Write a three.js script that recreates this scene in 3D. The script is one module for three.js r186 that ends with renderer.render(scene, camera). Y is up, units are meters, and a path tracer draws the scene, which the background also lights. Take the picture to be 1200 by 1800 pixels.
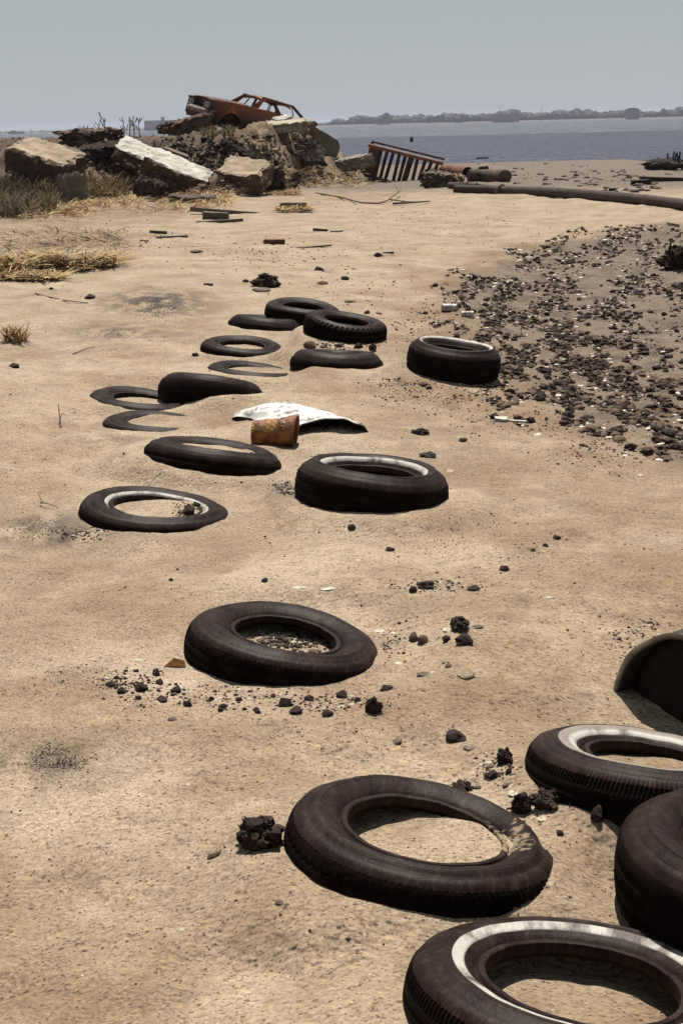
import * as THREE from 'three';
import { mergeGeometries, mergeVertices, toCreasedNormals } from 'three/addons/utils/BufferGeometryUtils.js';
import { createNoise2D, createNoise3D } from 'simplex-noise';

// ------------------------------------------------------------------ camera, sky, sun, exposure
const W0 = 1200, H0 = 1800, FPX = 2500, EYE = 1.72;
const scene = new THREE.Scene();
const camera = new THREE.PerspectiveCamera(2 * Math.atan(H0 / 2 / FPX) * 180 / Math.PI, W0 / H0, 0.1, 12000);
camera.position.set(0, EYE, 0);
camera.rotation.order = 'YXZ';
camera.rotation.set(-Math.atan(680 / FPX), 0, -1.38 * Math.PI / 180);
camera.updateMatrixWorld(true);
const renderer = new THREE.WebGLRenderer({ antialias: true });
renderer.toneMapping = THREE.LinearToneMapping;
renderer.toneMappingExposure = 1.25;
renderer.shadowMap.enabled = true;

const SUN = (() => { const el = 65 * Math.PI / 180, az = 5 * Math.PI / 180; return new THREE.Vector3(Math.sin(az) * Math.cos(el), Math.sin(el), -Math.cos(az) * Math.cos(el)); })();
{
  const w = 512, h = 256, d = new Float32Array(w * h * 4), v = new THREE.Vector3();
  for (let j = 0; j < h; j++) for (let i = 0; i < w; i++) {
    const el = ((j + .5) / h - .5) * Math.PI, az = ((i + .5) / w - .5) * 2 * Math.PI;
    v.set(Math.cos(az) * Math.cos(el), Math.sin(el), Math.sin(az) * Math.cos(el));
    const t = Math.max(0, Math.sin(el)), k = Math.exp(-t * 2.0), c = Math.max(0, v.dot(SUN));
    const a = .10 * Math.pow(c, 6) + .25 * Math.pow(c, 60);
    const o = (j * w + i) * 4;
    d[o] = .066 + .302 * k + a; d[o + 1] = .092 + .306 * k + a * .97; d[o + 2] = .122 + .284 * k + a * .9; d[o + 3] = 1;
  }
  const sky = new THREE.DataTexture(d, w, h, THREE.RGBAFormat, THREE.FloatType);
  sky.mapping = THREE.EquirectangularReflectionMapping; sky.magFilter = THREE.LinearFilter; sky.minFilter = THREE.LinearFilter; sky.wrapS = THREE.RepeatWrapping; sky.needsUpdate = true;
  scene.background = sky; scene.environment = sky;
}
const sun = new THREE.DirectionalLight(new THREE.Color(1, .945, .85), 4.9);
sun.position.copy(SUN).multiplyScalar(120).add(new THREE.Vector3(0, 0, -25)); sun.target.position.set(0, 0, -25);
sun.castShadow = true; sun.shadow.mapSize.set(4096, 4096);
Object.assign(sun.shadow.camera, { left: -40, right: 40, top: 45, bottom: -45, near: 10, far: 260 });
scene.add(sun, sun.target);
scene.fog = new THREE.FogExp2(new THREE.Color(.70, .71, .92), 0.00014);

// ------------------------------------------------------------------ small helpers
function rng(a) { return () => { a = (a + 0x6d2b79f5) | 0; let t = Math.imul(a ^ (a >>> 15), 1 | a); t = (t + Math.imul(t ^ (t >>> 7), 61 | t)) ^ t; return ((t ^ (t >>> 14)) >>> 0) / 4294967296; }; }
const R0 = rng(77), n2 = createNoise2D(rng(3)), n3 = createNoise3D(rng(5));
const rad = (d) => d * Math.PI / 180, lerp = (a, b, t) => a + (b - a) * t, clamp = (x, a = 0, b = 1) => Math.min(b, Math.max(a, x));
const sm = (a, b, x) => { const t = clamp((x - a) / (b - a)); return t * t * (3 - 2 * t); };
const fbm = (x, z, o = 4) => { let s = 0, a = .5; for (let i = 0; i < o; i++) { s += a * n2(x, z); x = x * 2.03 + 7.1; z = z * 2.03 - 3.7; a *= .5; } return s; };
function curve(pts) { return (x) => { if (x <= pts[0][0]) return pts[0][1]; for (let i = 1; i < pts.length; i++) if (x <= pts[i][0]) { const [a, b] = pts[i - 1], [c, d] = pts[i]; return lerp(b, d, (x - a) / (c - a)); } return pts[pts.length - 1][1]; }; }
const count = {};
function numbered(n) { const k = count[n] ?? 0; count[n] = k + 1; return k ? n + '_' + String(k).padStart(3, '0') : n; }
function tag(o, label, category, group, kind) { if (label) o.userData.label = label; if (category) o.userData.category = category; if (group) o.userData.group = group; if (kind) o.userData.kind = kind; else if (label && category) o.userData.kind = 'thing'; return o; }
function shade(o) { o.traverse((m) => { if (m.isMesh) { m.castShadow = true; m.receiveShadow = true; } }); return o; }
function mesh(name, geo, mat, parent) { const m = new THREE.Mesh(geo, mat); m.castShadow = m.receiveShadow = true; if (parent) { m.name = name; parent.add(m); } else { m.name = numbered(name); scene.add(m); } return m; }
function group(name, label, category, grp) { const g = new THREE.Group(); g.name = numbered(name); scene.add(g); return tag(g, label, category, grp); }
function struct(name, geo, mat) { return tag(mesh(name, geo, mat), null, null, null, 'structure'); }
// a ray of the photograph
const camE = camera.matrixWorld.elements;
function ray(px, py) { const x = (px - W0 / 2) / FPX, y = (H0 / 2 - py) / FPX; return new THREE.Vector3(camE[0] * x + camE[4] * y - camE[8], camE[1] * x + camE[5] * y - camE[9], camE[2] * x + camE[6] * y - camE[10]); }
function at(px, py) {                                       // where that ray meets the ground
  const d = ray(px, py), p = new THREE.Vector3(); let t = 1, s = .02, q = 1;
  for (let i = 0; i < 3000; i++) { p.copy(d).multiplyScalar(t); p.y += EYE; if (p.y < H(p.x, p.z)) break; q = t; t += Math.max(.02, t * .012); }
  for (let i = 0; i < 18; i++) { s = (q + t) / 2; p.copy(d).multiplyScalar(s); p.y += EYE; if (p.y < H(p.x, p.z)) t = s; else q = s; }
  return p;
}
function atZ(px, py, z) { const d = ray(px, py); const t = z / d.z; return new THREE.Vector3(d.x * t, EYE + d.y * t, z); }
const mpp = (p) => (-(p.x * camE[8] + (p.y - EYE) * camE[9] + p.z * camE[10])) / FPX;    // metres per photograph pixel

// ------------------------------------------------------------------ the ground's shape
// tyres: [centre x, y, z of the upper shoulder ring, tilt x, tilt z, radius], how far the ring stands out of the sand [all round, towards right, towards back], sand inside [mean, towards right]
const TY = {
  a: { p: [.446, .095, -2.437, .117, -.168, .336], e: [.05, -.02, -.055], s: [.075, 0] },
  b: { p: [.178, .115, -3.029, .183, -.088, .318], e: [.034, -.046, -.008], s: [.04, -.066] },
  c: { p: [.925, .18, -2.8, .03, -.08, .335], e: [.17, 0, 0], s: [.1, 0] },
  d: { p: [.794, .115, -3.392, .130, -.218, .326], e: [.045, -.015, -.03], s: [.03, -.012] },
  e: { p: [-.192, .113, -4.390, .195, -.027, .316], e: [.05, -.05, -.012], s: [.055, -.01] },
  f: { p: [-.816, .108, -6.082, .136, -.027, .336], e: [.02, -.03, -.01], s: [.01, -.02] },
  g: { p: [.147, .192, -6.267, .125, -.057, .341], e: [.1, -.035, -.01], s: [.09, -.01] },
  h: { p: [-.632, .162, -6.989, .160, -.125, .339], e: [.042, .0, -.04], s: [.0, -.01] },
  i: { p: [-1.08, .034, -8.32, .123, -.021, .322], e: [.0, -.028, .002], s: [-.012, -.03] },
  j: { p: [-1.257, .052, -8.989, .157, -.019, .34], e: [-.002, -.014, .002], s: [.02, -.012] },
  k: { p: [-.815, .115, -9.22, .165, -.225, .335], e: [.07, -.05, -.03], s: [.06, -.02] },
  l: { p: [-.607, .034, -10.129, .142, -.035, .334], e: [.002, -.012, .006], s: [.0, -.028] },
  m: { p: [-.748, .074, -11.113, .107, .046, .325], e: [.02, -.032, -.01], s: [.03, -.01] },
  n: { p: [-.613, .092, -12.342, .111, -.07, .322], e: [.036, -.004, -.022], s: [.03, -.01] },
  o: { p: [-.29, .177, -12.618, .134, .06, .335], e: [.11, 0, 0], s: [.08, 0] },
  p: { p: [.074, .227, -11.245, .178, .06, .331], e: [.11, -.02, 0], s: [.06, 0] },
  q: { p: [-.006, .102, -10.212, .072, -.088, .33], e: [.036, .004, -.02], s: [.03, 0] },
  r: { p: [.8, .219, -9.656, .143, .02, .319], e: [.155, .015, -.02], s: [.12, 0] },
};
const flatEdge = curve([[2, 3.6], [5, 2.6], [7.2, 1.78], [8.3, 1.4], [9.4, 1.16], [12.5, 1.1], [16, 1.35], [20, 2.6], [24, 5.5], [28, 10], [40, 16]]);
const foot = curve([[-14, 35], [-6.5, 36.5], [-5, 38.5], [-2.7, 36.4], [-1.4, 40], [-.3, 44.5], [1.2, 48], [2.2, 50]]);
const crest = curve([[-30, 1.35], [-12, 1.5], [-8, 1.38], [-5, 1.42], [-3.6, 1.52], [-2.7, 1.56], [-1.8, 1.84], [-1.1, 1.74], [-.1, .95], [.7, .48], [1.5, .16], [2.2, 0]]);
function moundShape(x, z) {
  if (z > -33 || x > 2.6) return 0;
  const d = -z, f = foot(x), wob = fbm(x * .55, z * .55, 3) * 1.4;
  const up = sm(f - .3 + wob * .5, f + 5.6 + wob, d), back = 1 - sm(53, 62, d);
  return crest(x) * up * back;
}
function base(x, z) {
  const fade = lerp(1, .35, sm(14, 30, -z));
  let y = (-.035 * clamp(x, -2.6, 1.7) + .05) * fade + .01 - .028 * sm(14, 30, -z);
  y -= .13 * sm(-.1, .9, x - flatEdge(Math.max(0, -z))) * lerp(1, .6, sm(20, 30, -z));
  y -= .45 * sm(30, 88, -z) + 2.5 * sm(87, 150, -z);
  const near = 1 - sm(60, 80, -z);
  y += (.035 * n2(x * .42 + 3, z * .42) + .012 * n2(x * 1.7, z * 1.7 + 9)) * near;
  if (z > -30) y += .008 * n2(x * 4.3, z * 4.3) + .0028 * n2(x * 13, z * 13);
  const m = moundShape(x, z);
  if (m > 0) y += m + (.16 * fbm(x * 1.1, z * 1.1, 4) + .10 * Math.abs(n2(x * 2.3, z * 2.3)) + .13 * fbm(x * 3.7 + 9, z * 3.7, 3) + .07 * n2(x * 8, z * 8)) * sm(0, .5, m);
  return y;
}
const DRIFT = Object.values(TY).map(({ p: [x, y, z, a, b, R], e, s }) => { const tx = Math.tan(Math.asin(clamp(a, -.9, .9))), tz = Math.tan(Math.asin(clamp(b, -.9, .9))); return { x, y, z, R, tx: a, tz: b, e, s }; });
function H(x, z) {
  let y = base(x, z), sw = 0, sy = 0, top = 0;
  if (z > -14.5) for (const t of DRIFT) {
    const dx = x - t.x, dz = z - t.z, r = Math.hypot(dx, dz) / t.R;
    if (r > 2.1) continue;
    const w = 1 - sm(1.12, 2.05, r);
    const out = t.e[0] + (t.e[1] * dx - t.e[2] * dz) / t.R / Math.max(1, r), inn = t.s[0] + t.s[1] * dx / t.R;
    const k = sm(.62, .98, r), plane = t.y - (t.tx * dx + t.tz * dz) / Math.max(1, r * .9);
    const g = plane - lerp(inn, out, k) + .005 * n2(x * 4, z * 4 + 40) + .0022 * n2(x * 11, z * 11);
    const ww = w * w / (.03 + Math.pow(r, 6)); top = Math.max(top, w);
    sw += ww; sy += ww * g;
  }
  if (sw > 0) { y = lerp(y, sy / sw, sm(0, 1, top)); }
  return y;
}

// ------------------------------------------------------------------ textures
function dataTex(w, h, fill, srgb, bytes) {
  const d = new Uint8Array(w * h * 4); fill(d, w, h);
  const t = new THREE.DataTexture(d, w, h, THREE.RGBAFormat); t.wrapS = t.wrapT = THREE.RepeatWrapping; t.magFilter = THREE.LinearFilter; t.minFilter = THREE.LinearMipmapLinearFilter; t.generateMipmaps = true;
  if (srgb) t.colorSpace = THREE.SRGBColorSpace; t.needsUpdate = true; return t;
}
function tileNoise(n, cells, seed) {                         // value noise that tiles
  const r = rng(seed), g = new Float32Array(cells * cells).map(() => r()), out = new Float32Array(n * n);
  for (let j = 0; j < n; j++) { const v = j / n * cells, j0 = v | 0, fv = v - j0, sv = fv * fv * (3 - 2 * fv), ra = j0 % cells * cells, rb = (j0 + 1) % cells * cells;
    for (let i = 0; i < n; i++) { const u = i / n * cells, i0 = u | 0, fu = u - i0, su = fu * fu * (3 - 2 * fu), a = i0 % cells, b = (i0 + 1) % cells; out[j * n + i] = lerp(lerp(g[ra + a], g[ra + b], su), lerp(g[rb + a], g[rb + b], su), sv); } }
  return out;
}
const SN = 2048, sandTone = (() => {
  const a = tileNoise(SN, 24, 1), b = tileNoise(SN, 97, 2), c = tileNoise(SN, 410, 3), e = tileNoise(SN, 820, 4), t = new Float32Array(SN * SN), r = rng(9);
  for (let i = 0; i < t.length; i++) t[i] = .80 + .12 * (a[i] - .5) + .13 * (b[i] - .5) + .30 * (c[i] - .5) + .30 * (e[i] - .5);
  const stamp = (n, r0, r1, val) => { for (let k = 0; k < n; k++) { const x = r() * SN, y = r() * SN, q = r0 + (r1 - r0) * r() * r(), s = .55 + r() * .45, an = r() * 3.1, ca = Math.cos(an), sa = Math.sin(an), vv = val(r());
    for (let j = -Math.ceil(q); j <= q; j++) for (let i = -Math.ceil(q); i <= q; i++) { const u = (i * ca + j * sa) / q, v = (j * ca - i * sa) / (q * s); if (u * u + v * v > 1) continue; t[(((y + j) | 0) + SN) % SN * SN + (((x + i) | 0) + SN) % SN] = vv; } } };
  stamp(60000, 1, 2.8, (x) => .26 + .32 * x); stamp(15000, 1.2, 4.6, (x) => .17 + .3 * x); stamp(7000, 1, 2.8, (x) => .98 + .2 * x); stamp(330, 2, 4.5, () => 1.25);
  return t;
})();
const sandMap = dataTex(SN, SN, (d) => { for (let i = 0; i < sandTone.length; i++) { const v = clamp(sandTone[i], .08, 1.25) / 1.25, w = v < .5 ? 1 : 0; d[i * 4] = 255 * Math.pow(v, 1 / 2.2); d[i * 4 + 1] = 255 * Math.pow(v * (w ? .93 : 1), 1 / 2.2); d[i * 4 + 2] = 255 * Math.pow(v * (w ? .95 : 1), 1 / 2.2); d[i * 4 + 3] = 255; } }, true);
const sandBump = dataTex(1024, 1024, (d) => { const a = tileNoise(1024, 60, 11), b = tileNoise(1024, 180, 12), c = tileNoise(1024, 400, 13); for (let i = 0; i < a.length; i++) { const v = 255 * (.34 * a[i] + .36 * b[i] + .3 * c[i]); d[i * 4] = d[i * 4 + 1] = d[i * 4 + 2] = v; d[i * 4 + 3] = 255; } });
const grime = dataTex(512, 512, (d) => { const a = tileNoise(512, 9, 21), b = tileNoise(512, 33, 22), c = tileNoise(512, 120, 23); for (let i = 0; i < a.length; i++) { const v = 255 * clamp(.35 * a[i] + .35 * b[i] + .3 * c[i]); d[i * 4] = d[i * 4 + 1] = d[i * 4 + 2] = v; d[i * 4 + 3] = 255; } });
const waves = dataTex(1024, 1024, (d) => { const a = tileNoise(1024, 14, 31), b = tileNoise(1024, 40, 32), c = tileNoise(1024, 110, 33); for (let i = 0; i < a.length; i++) { const v = 255 * clamp(.5 * a[i] + .32 * b[i] + .18 * c[i]); d[i * 4] = d[i * 4 + 1] = d[i * 4 + 2] = v; d[i * 4 + 3] = 255; } });

// ------------------------------------------------------------------ materials
const std = (o) => new THREE.MeshStandardMaterial(o);
const col = (r, g, b) => new THREE.Color().setRGB(r, g, b);
const M = {
  sand: std({ vertexColors: true, map: sandMap, bumpMap: sandBump, bumpScale: .012, roughness: .95 }),
  rubber: new THREE.MeshPhysicalMaterial({ vertexColors: true, roughness: .52, specularIntensity: .2, bumpMap: grime, bumpScale: .0012 }),
  tread: new THREE.MeshPhysicalMaterial({ vertexColors: true, roughness: .85, specularIntensity: .1, bumpMap: grime, bumpScale: .0014 }),
  rock: new THREE.MeshPhysicalMaterial({ vertexColors: true, roughness: .92, specularIntensity: .35, bumpMap: grime, bumpScale: .014 }),
  stone: new THREE.MeshPhysicalMaterial({ vertexColors: true, roughness: .9, specularIntensity: .5 }),
  slag: new THREE.MeshPhysicalMaterial({ vertexColors: true, roughness: .9, specularIntensity: .5 }),
  rust: std({ vertexColors: true, roughness: .82, metalness: .1, bumpMap: grime, bumpScale: .004 }),
  plain: std({ vertexColors: true, roughness: .85 }),
  chrome: std({ color: col(.55, .53, .52), roughness: .32, metalness: .9 }),
  white: std({ vertexColors: true, roughness: .6, bumpMap: grime, bumpScale: .003 }),
};
function paint(geo, fn) {                                    // colour every vertex: fn(x, y, z, normal) -> [r, g, b]
  const p = geo.attributes.position, n = geo.attributes.normal, c = new Float32Array(p.count * 3);
  for (let i = 0; i < p.count; i++) { const v = fn(p.getX(i), p.getY(i), p.getZ(i), n ? n.getY(i) : 0, i); c[i * 3] = v[0]; c[i * 3 + 1] = v[1]; c[i * 3 + 2] = v[2]; }
  geo.setAttribute('color', new THREE.BufferAttribute(c, 3)); return geo;
}
const mix3 = (a, b, t) => [lerp(a[0], b[0], t), lerp(a[1], b[1], t), lerp(a[2], b[2], t)];
function boxUV(geo, s = 1) {                                 // uv in metres from the position, by the main axis of the normal
  const p = geo.attributes.position, n = geo.attributes.normal, u = new Float32Array(p.count * 2);
  for (let i = 0; i < p.count; i++) { const a = Math.abs(n.getX(i)), b = Math.abs(n.getY(i)), c = Math.abs(n.getZ(i)); const [x, y, z] = [p.getX(i), p.getY(i), p.getZ(i)];
    const [s0, t0] = b >= a && b >= c ? [x, z] : a >= c ? [z, y] : [x, y]; u[i * 2] = s0 * s; u[i * 2 + 1] = t0 * s; }
  geo.setAttribute('uv', new THREE.BufferAttribute(u, 2)); return geo;
}

// ------------------------------------------------------------------ the ground
const SAND = [.49, .366, .24], PALE = [.60, .468, .33], BROWN = [.31, .203, .112], FLAT = [.27, .198, .14], WET = [.225, .17, .13], SOIL = [.16, .105, .068], DARK = [.085, .06, .05];
// darker patches, by their place: [x in the photograph, y, half-width in metres, half-depth, strength, colour]
const PATCH = [[275, 530, .55, .9, .75, DARK], [210, 585, .6, .5, .45, DARK], [60, 925, .35, .25, .5, DARK], [140, 940, .3, .12, .5, DARK], [85, 1335, .15, .12, .35, DARK], [110, 1350, .2, .1, .25, DARK], [185, 772, .22, .22, .4, DARK], [110, 780, .5, .3, .25, BROWN],
  [830, 610, .5, 1.3, .5, BROWN], [760, 700, .6, .6, .45, BROWN], [860, 700, .5, .5, .5, BROWN], [1000, 1195, .3, .28, .5, BROWN], [780, 1240, .25, .2, .35, BROWN], [900, 830, .5, .5, .35, BROWN], [1120, 1000, .4, .6, .3, BROWN], [455, 1370, .14, .09, .45, BROWN], [1010, 1500, .12, .2, .4, BROWN], [110, 420, 1.3, 2.2, .55, BROWN], [60, 380, 2, 3.5, .6, SOIL], [250, 372, 1.8, 2.6, .55, BROWN], [600, 345, 1.6, 3, .45, BROWN], [100, 1680, .2, .16, .3, BROWN], [420, 1600, .2, .12, .25, BROWN], [250, 1500, .3, .1, .22, BROWN], [700, 430, 1.4, 1.4, .2, BROWN], [500, 858, .12, .2, .5, DARK], [560, 1130, .4, .3, .2, BROWN], [350, 660, .5, .3, .15, PALE], [640, 1240, .3, .15, .2, BROWN], [1000, 950, .5, .8, .25, BROWN]]
  .map(([px, py, w, d, k, c]) => { const p = at(px, py); return { x: p.x, z: p.z, w, d, k, c }; });
function groundColour(x, z) {
  let c = mix3(SAND, PALE, clamp(.45 + fbm(x * .8, z * .8, 3) * 1.1));
  c = mix3(c, BROWN, clamp(.04 + .22 * sm(7, 2.5, -z) + 1.0 * fbm(x * .9 + 20, z * .9 + 5, 4) + .25 * sm(-.3, 1.2, x) * (1 - sm(9, 14, -z))));
  const e = x - flatEdge(Math.max(0, -z)) + .25 * fbm(x * 1.5, z * 1.5, 3);
  const flat = sm(-.35, .35, e) * sm(3, 6, -z);
  c = mix3(c, [.27, .165, .085], .8 * sm(-1.1, -.1, e) * sm(5, 8, -z) * (1 - sm(24, 30, -z)) * clamp(.65 + 1.2 * fbm(x * 1.3 + 4, z * .9, 3)));
  c = mix3(c, FLAT, flat * (1 - .6 * sm(24, 34, -z))); c = mix3(c, [.12, .08, .055], flat * (1 - sm(21, 25, -z)) * clamp(.25 + 1.2 * fbm(x * 2.2, z * 1.5 + 31, 4)));
  c = mix3(c, WET, .92 * sm(35, 43, -z + .4 * x - 1) * (x > -2 ? 1 : 0));
  c = mix3(c, [.13, .1, .085], .8 * sm(83, 87, -z));
  for (const q of PATCH) { const dx = (x - q.x) / q.w, dz = (z - q.z) / q.d, r = dx * dx + dz * dz; if (r > 4) continue; const n = .5 + fbm(x * 4, z * 2.5 + 17, 4) * 1.3; c = mix3(c, q.c, clamp(q.k * 1.35 * Math.exp(-r * 1.2) * clamp(n * 1.5))); }
  const m = moundShape(x, z);
  if (m > .02) { const n = .5 + fbm(x * 1.3 + 60, z * 1.3, 4) * 1.4; const right = sm(-3.4, -1.6, x + (-40 - z) * .08); const s = mix3(mix3(SOIL, [.05, .034, .027], clamp(n * 1.2)), mix3([.2, .125, .07], mix3(BROWN, SAND, .4), clamp(n * .9)), clamp(right + .35 * (n < .3 ? 1 : 0))); c = mix3(c, s, sm(.02, .3, m)); }
  if (x < -3) { const n = fbm(x * .3, z * .3, 3); c = mix3(c, BROWN, .5 * sm(20, 30, -z) * clamp(.6 + n)); }
  c = mix3(c, [.25, .163, .095], .4 * clamp(1.6 * fbm(x * 3.1 + 70, z * 3.1, 4) - .12) * (1 - sm(10, 16, -z)));
  const g = 1 + .13 * fbm(x * 6, z * 6, 3);
  return [c[0] * g, c[1] * g, c[2] * g];
}
{
  const zs = []; for (let d = -60; d < -6; d += 6) zs.push(d); for (let d = -6; d < .4; d += .4) zs.push(d);
  for (let d = .5; d < 155; d *= d < 16 ? 1.0048 : d < 35 ? 1.0062 : d < 51 ? 1.0024 : d < 60 ? 1.008 : 1.02) zs.push(d);
  const us = []; for (let i = 0; i <= 430; i++) us.push((i / 215 - 1)); const far = [1.04, 1.1, 1.2, 1.4, 1.8, 2.6, 4, 8, 20, 60, 160];
  const U = [...far.map((f) => -f).reverse(), ...us, ...far], nx = U.length, nz = zs.length;
  const pos = new Float32Array(nx * nz * 3), uv = new Float32Array(nx * nz * 2), cl = new Float32Array(nx * nz * 3), idx = [];
  for (let j = 0, k = 0; j < nz; j++) { const d = zs[j], half = .36 * (Math.max(d, 1) + .9);
    for (let i = 0; i < nx; i++, k++) { const x = U[i] * half, z = -d, c = groundColour(x, z), y = H(x, z);
      pos[k * 3] = x; pos[k * 3 + 1] = y; pos[k * 3 + 2] = z; cl[k * 3] = c[0]; cl[k * 3 + 1] = c[1]; cl[k * 3 + 2] = c[2];
      const wx = .35 * n2(x * .18, z * .18), wz = .35 * n2(x * .18 + 50, z * .18); uv[k * 2] = (x * .83 + z * .56 + wx) / 3.1; uv[k * 2 + 1] = (z * .83 - x * .56 + wz) / 3.1; } }
  for (let j = 0; j < nz - 1; j++) for (let i = 0; i < nx - 1; i++) { const a = j * nx + i, b = a + 1, c = a + nx, d = c + 1; idx.push(a, b, d, a, d, c); }
  const g = new THREE.BufferGeometry(); g.setAttribute('position', new THREE.BufferAttribute(pos, 3)); g.setAttribute('uv', new THREE.BufferAttribute(uv, 2)); g.setAttribute('color', new THREE.BufferAttribute(cl, 3)); g.setIndex(idx); g.computeVertexNormals();
  struct('sand_beach', g, M.sand);
}
// the bay: choppy near the beach, smooth beyond
function waterSheet(name, d0, d1, mat, tile) {
  const r = [], g = new THREE.BufferGeometry(), p = [], uv = [], ix = [];
  for (let d = d0; d < d1 * 1.0001; d *= Math.pow(d1 / d0, 1 / 40)) r.push(d);
  const nx = 60; r.forEach((d, j) => { for (let i = 0; i <= nx; i++) { const x = (i / nx * 2 - 1) * 2600 * (d1 > 1000 ? 1 : .3), z = -d - 14 * n2(x * .006, d0) * (j === 0 || j === r.length - 1 ? 0 : 1); p.push(x, -.45, z); uv.push(x / tile, z / tile); } });
  for (let j = 0; j < r.length - 1; j++) for (let i = 0; i < nx; i++) { const a = j * (nx + 1) + i; ix.push(a, a + 1, a + nx + 2, a, a + nx + 2, a + nx + 1); }
  g.setAttribute('position', new THREE.Float32BufferAttribute(p, 3)); g.setAttribute('uv', new THREE.Float32BufferAttribute(uv, 2)); g.setIndex(ix); g.computeVertexNormals();
  return struct(name, g, mat);
}
waterSheet('water', 78, 250, std({ color: col(.05, .05, .12), roughness: .3, bumpMap: waves, bumpScale: 3 }), 17);
waterSheet('calm_water', 250, 3200, std({ color: col(.04, .05, .085), roughness: .3, bumpMap: waves, bumpScale: 4.5 }), 60);

// ------------------------------------------------------------------ the far shore
{
  const shore = curve([[-1200, 3150], [-300, 3050], [0, 2900], [250, 2700], [700, 2500], [1200, 2400]]);
  const tall = curve([[-1200, 2.5], [-240, 3], [-60, 4], [0, 7], [20, 12], [60, 14], [110, 18], [160, 15], [300, 17], [420, 15], [640, 14], [1200, 13]]);
  const p = [], ix = [];
  for (let i = 0; i <= 240; i++) { const x = -1300 + i * 11, d = shore(x); p.push(x, -1.2, -d, x, 2.2, -d - 16, x, 2.8, -d - 400); if (i) { const a = i * 3; ix.push(a - 3, a, a + 1, a - 3, a + 1, a - 2, a - 2, a + 1, a + 2, a - 2, a + 2, a - 1); } }
  const g = new THREE.BufferGeometry(); g.setAttribute('position', new THREE.Float32BufferAttribute(p, 3)); g.setIndex(ix); g.computeVertexNormals();
  struct('far_shore', paint(g, () => [.12, .1, .09]), M.plain);
  const r = rng(41), cl = [];
  for (let i = 0; i < 1500; i++) {
    const x = -1250 + r() * 2500, d = shore(x) + 25 + r() * 120, h = tall(x) * (.45 + .4 * r() + .5 * Math.max(0, n2(x * .02, 4)) + .3 * n2(x * .09, 8));
    if (h < 1) continue;
    const b = new THREE.IcosahedronGeometry(1, 1), q = b.attributes.position, w = h * (.45 + .5 * r());
    for (let k = 0; k < q.count; k++) { const s = 1 + .35 * n3(q.getX(k) * 2 + i, q.getY(k) * 2, q.getZ(k) * 2); q.setXYZ(k, q.getX(k) * w * s + x, 2 + h * .5 + q.getY(k) * h * .55 * s, q.getZ(k) * w * s - d); }
    b.computeVertexNormals(); b.deleteAttribute('uv'); const s = .7 + .6 * r(); cl.push(paint(b, (X, Y, Z, ny) => [.05 * s, .055 * s, .035 * s]));
  }
  tag(mesh('far_wood', mergeGeometries(cl), M.plain), 'hazy dark band of trees along the far shore of the bay', 'trees', null, 'stuff');
  const bmat = std({ color: col(.16, .14, .14), roughness: .9 }), wmat = std({ color: col(.05, .05, .06), roughness: .3 }), rmat = std({ color: col(.1, .09, .09), roughness: .9 });
  function building(label, px, py, wpx, hpx, d, extra) {
    const c = atZ(px, py, -d), s = mpp(c), w = wpx * s, h = hpx * s + 3, o = group('far_building', label, 'building'); o.position.set(c.x, c.y - 3, -d);
    const bx = (w, h, dd, x, y, z) => new THREE.BoxGeometry(w, h, dd).translate(x, y, z);
    mesh('wall', bx(w, h, w * .5, 0, h / 2, 0), bmat, o); mesh('roof', bx(w * 1.02, .8, w * .52, 0, h + .4, 0), rmat, o);
    const rows = Math.max(2, Math.round(h / 4)), cols = Math.max(4, Math.round(w / 5)), wn = [];
    for (let a = 0; a < rows; a++) for (let b = 0; b < cols; b++) wn.push(bx(w / cols * .5, 1.7, .2, (b + .5) / cols * w - w / 2, (a + .55) / rows * h, w * .25 + .1));
    tag(mesh('windows', mergeGeometries(wn), wmat, o), null, null, null, 'stuff');
    for (const [x, ww, hh] of extra) mesh('penthouse', bx(ww * w, hh * s + .8, w * .2, x * w, h + .8 + (hh * s + .8) / 2, 0), bmat, o);
  }
  building('long pale blue apartment block on the left skyline beyond the rubble', 282, 228, 52, 15, 2900, [[.1, .1, 5]]);
  building('low blue building at the left end of the skyline', 30, 240, 26, 8, 2900, [[-.2, .3, 1]]);
  building('square tower block above the far trees near the right edge', 1110, 208, 22, 15, 2450, [[0, .6, 1]]);
  building('small square house roof rising above the trees left of the red frame', 679, 216, 12, 14, 2750, [[0, .7, 1.5]]);
  building('low wide block among the far trees in the middle of the shore', 888, 213, 44, 11, 2600, [[.3, .3, 1]]);
  const mast = (label, px, y0, y1, d) => { const a = atZ(px, y1, -d), b = atZ(px, y0, -d), h = b.y - a.y + 3, o = group('radio_mast', label, 'mast', null); o.position.set(a.x, a.y - 3, -d); mesh('tower', new THREE.CylinderGeometry(.12, .9, h, 5).translate(0, h / 2, 0), bmat, o); for (const k of [.55, .8]) mesh('cross_arm', new THREE.BoxGeometry(2.2, .3, .3).translate(0, h * k, 0), bmat, o); };
  mast('thin mast on the far shore, leftmost of the three', 879, 182, 212, 2580); mast('thin mast on the far shore, middle one of the three', 951, 181, 211, 2540); mast('thin mast on the far shore, rightmost, beside the tower block', 1092, 188, 208, 2460);
}

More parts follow.
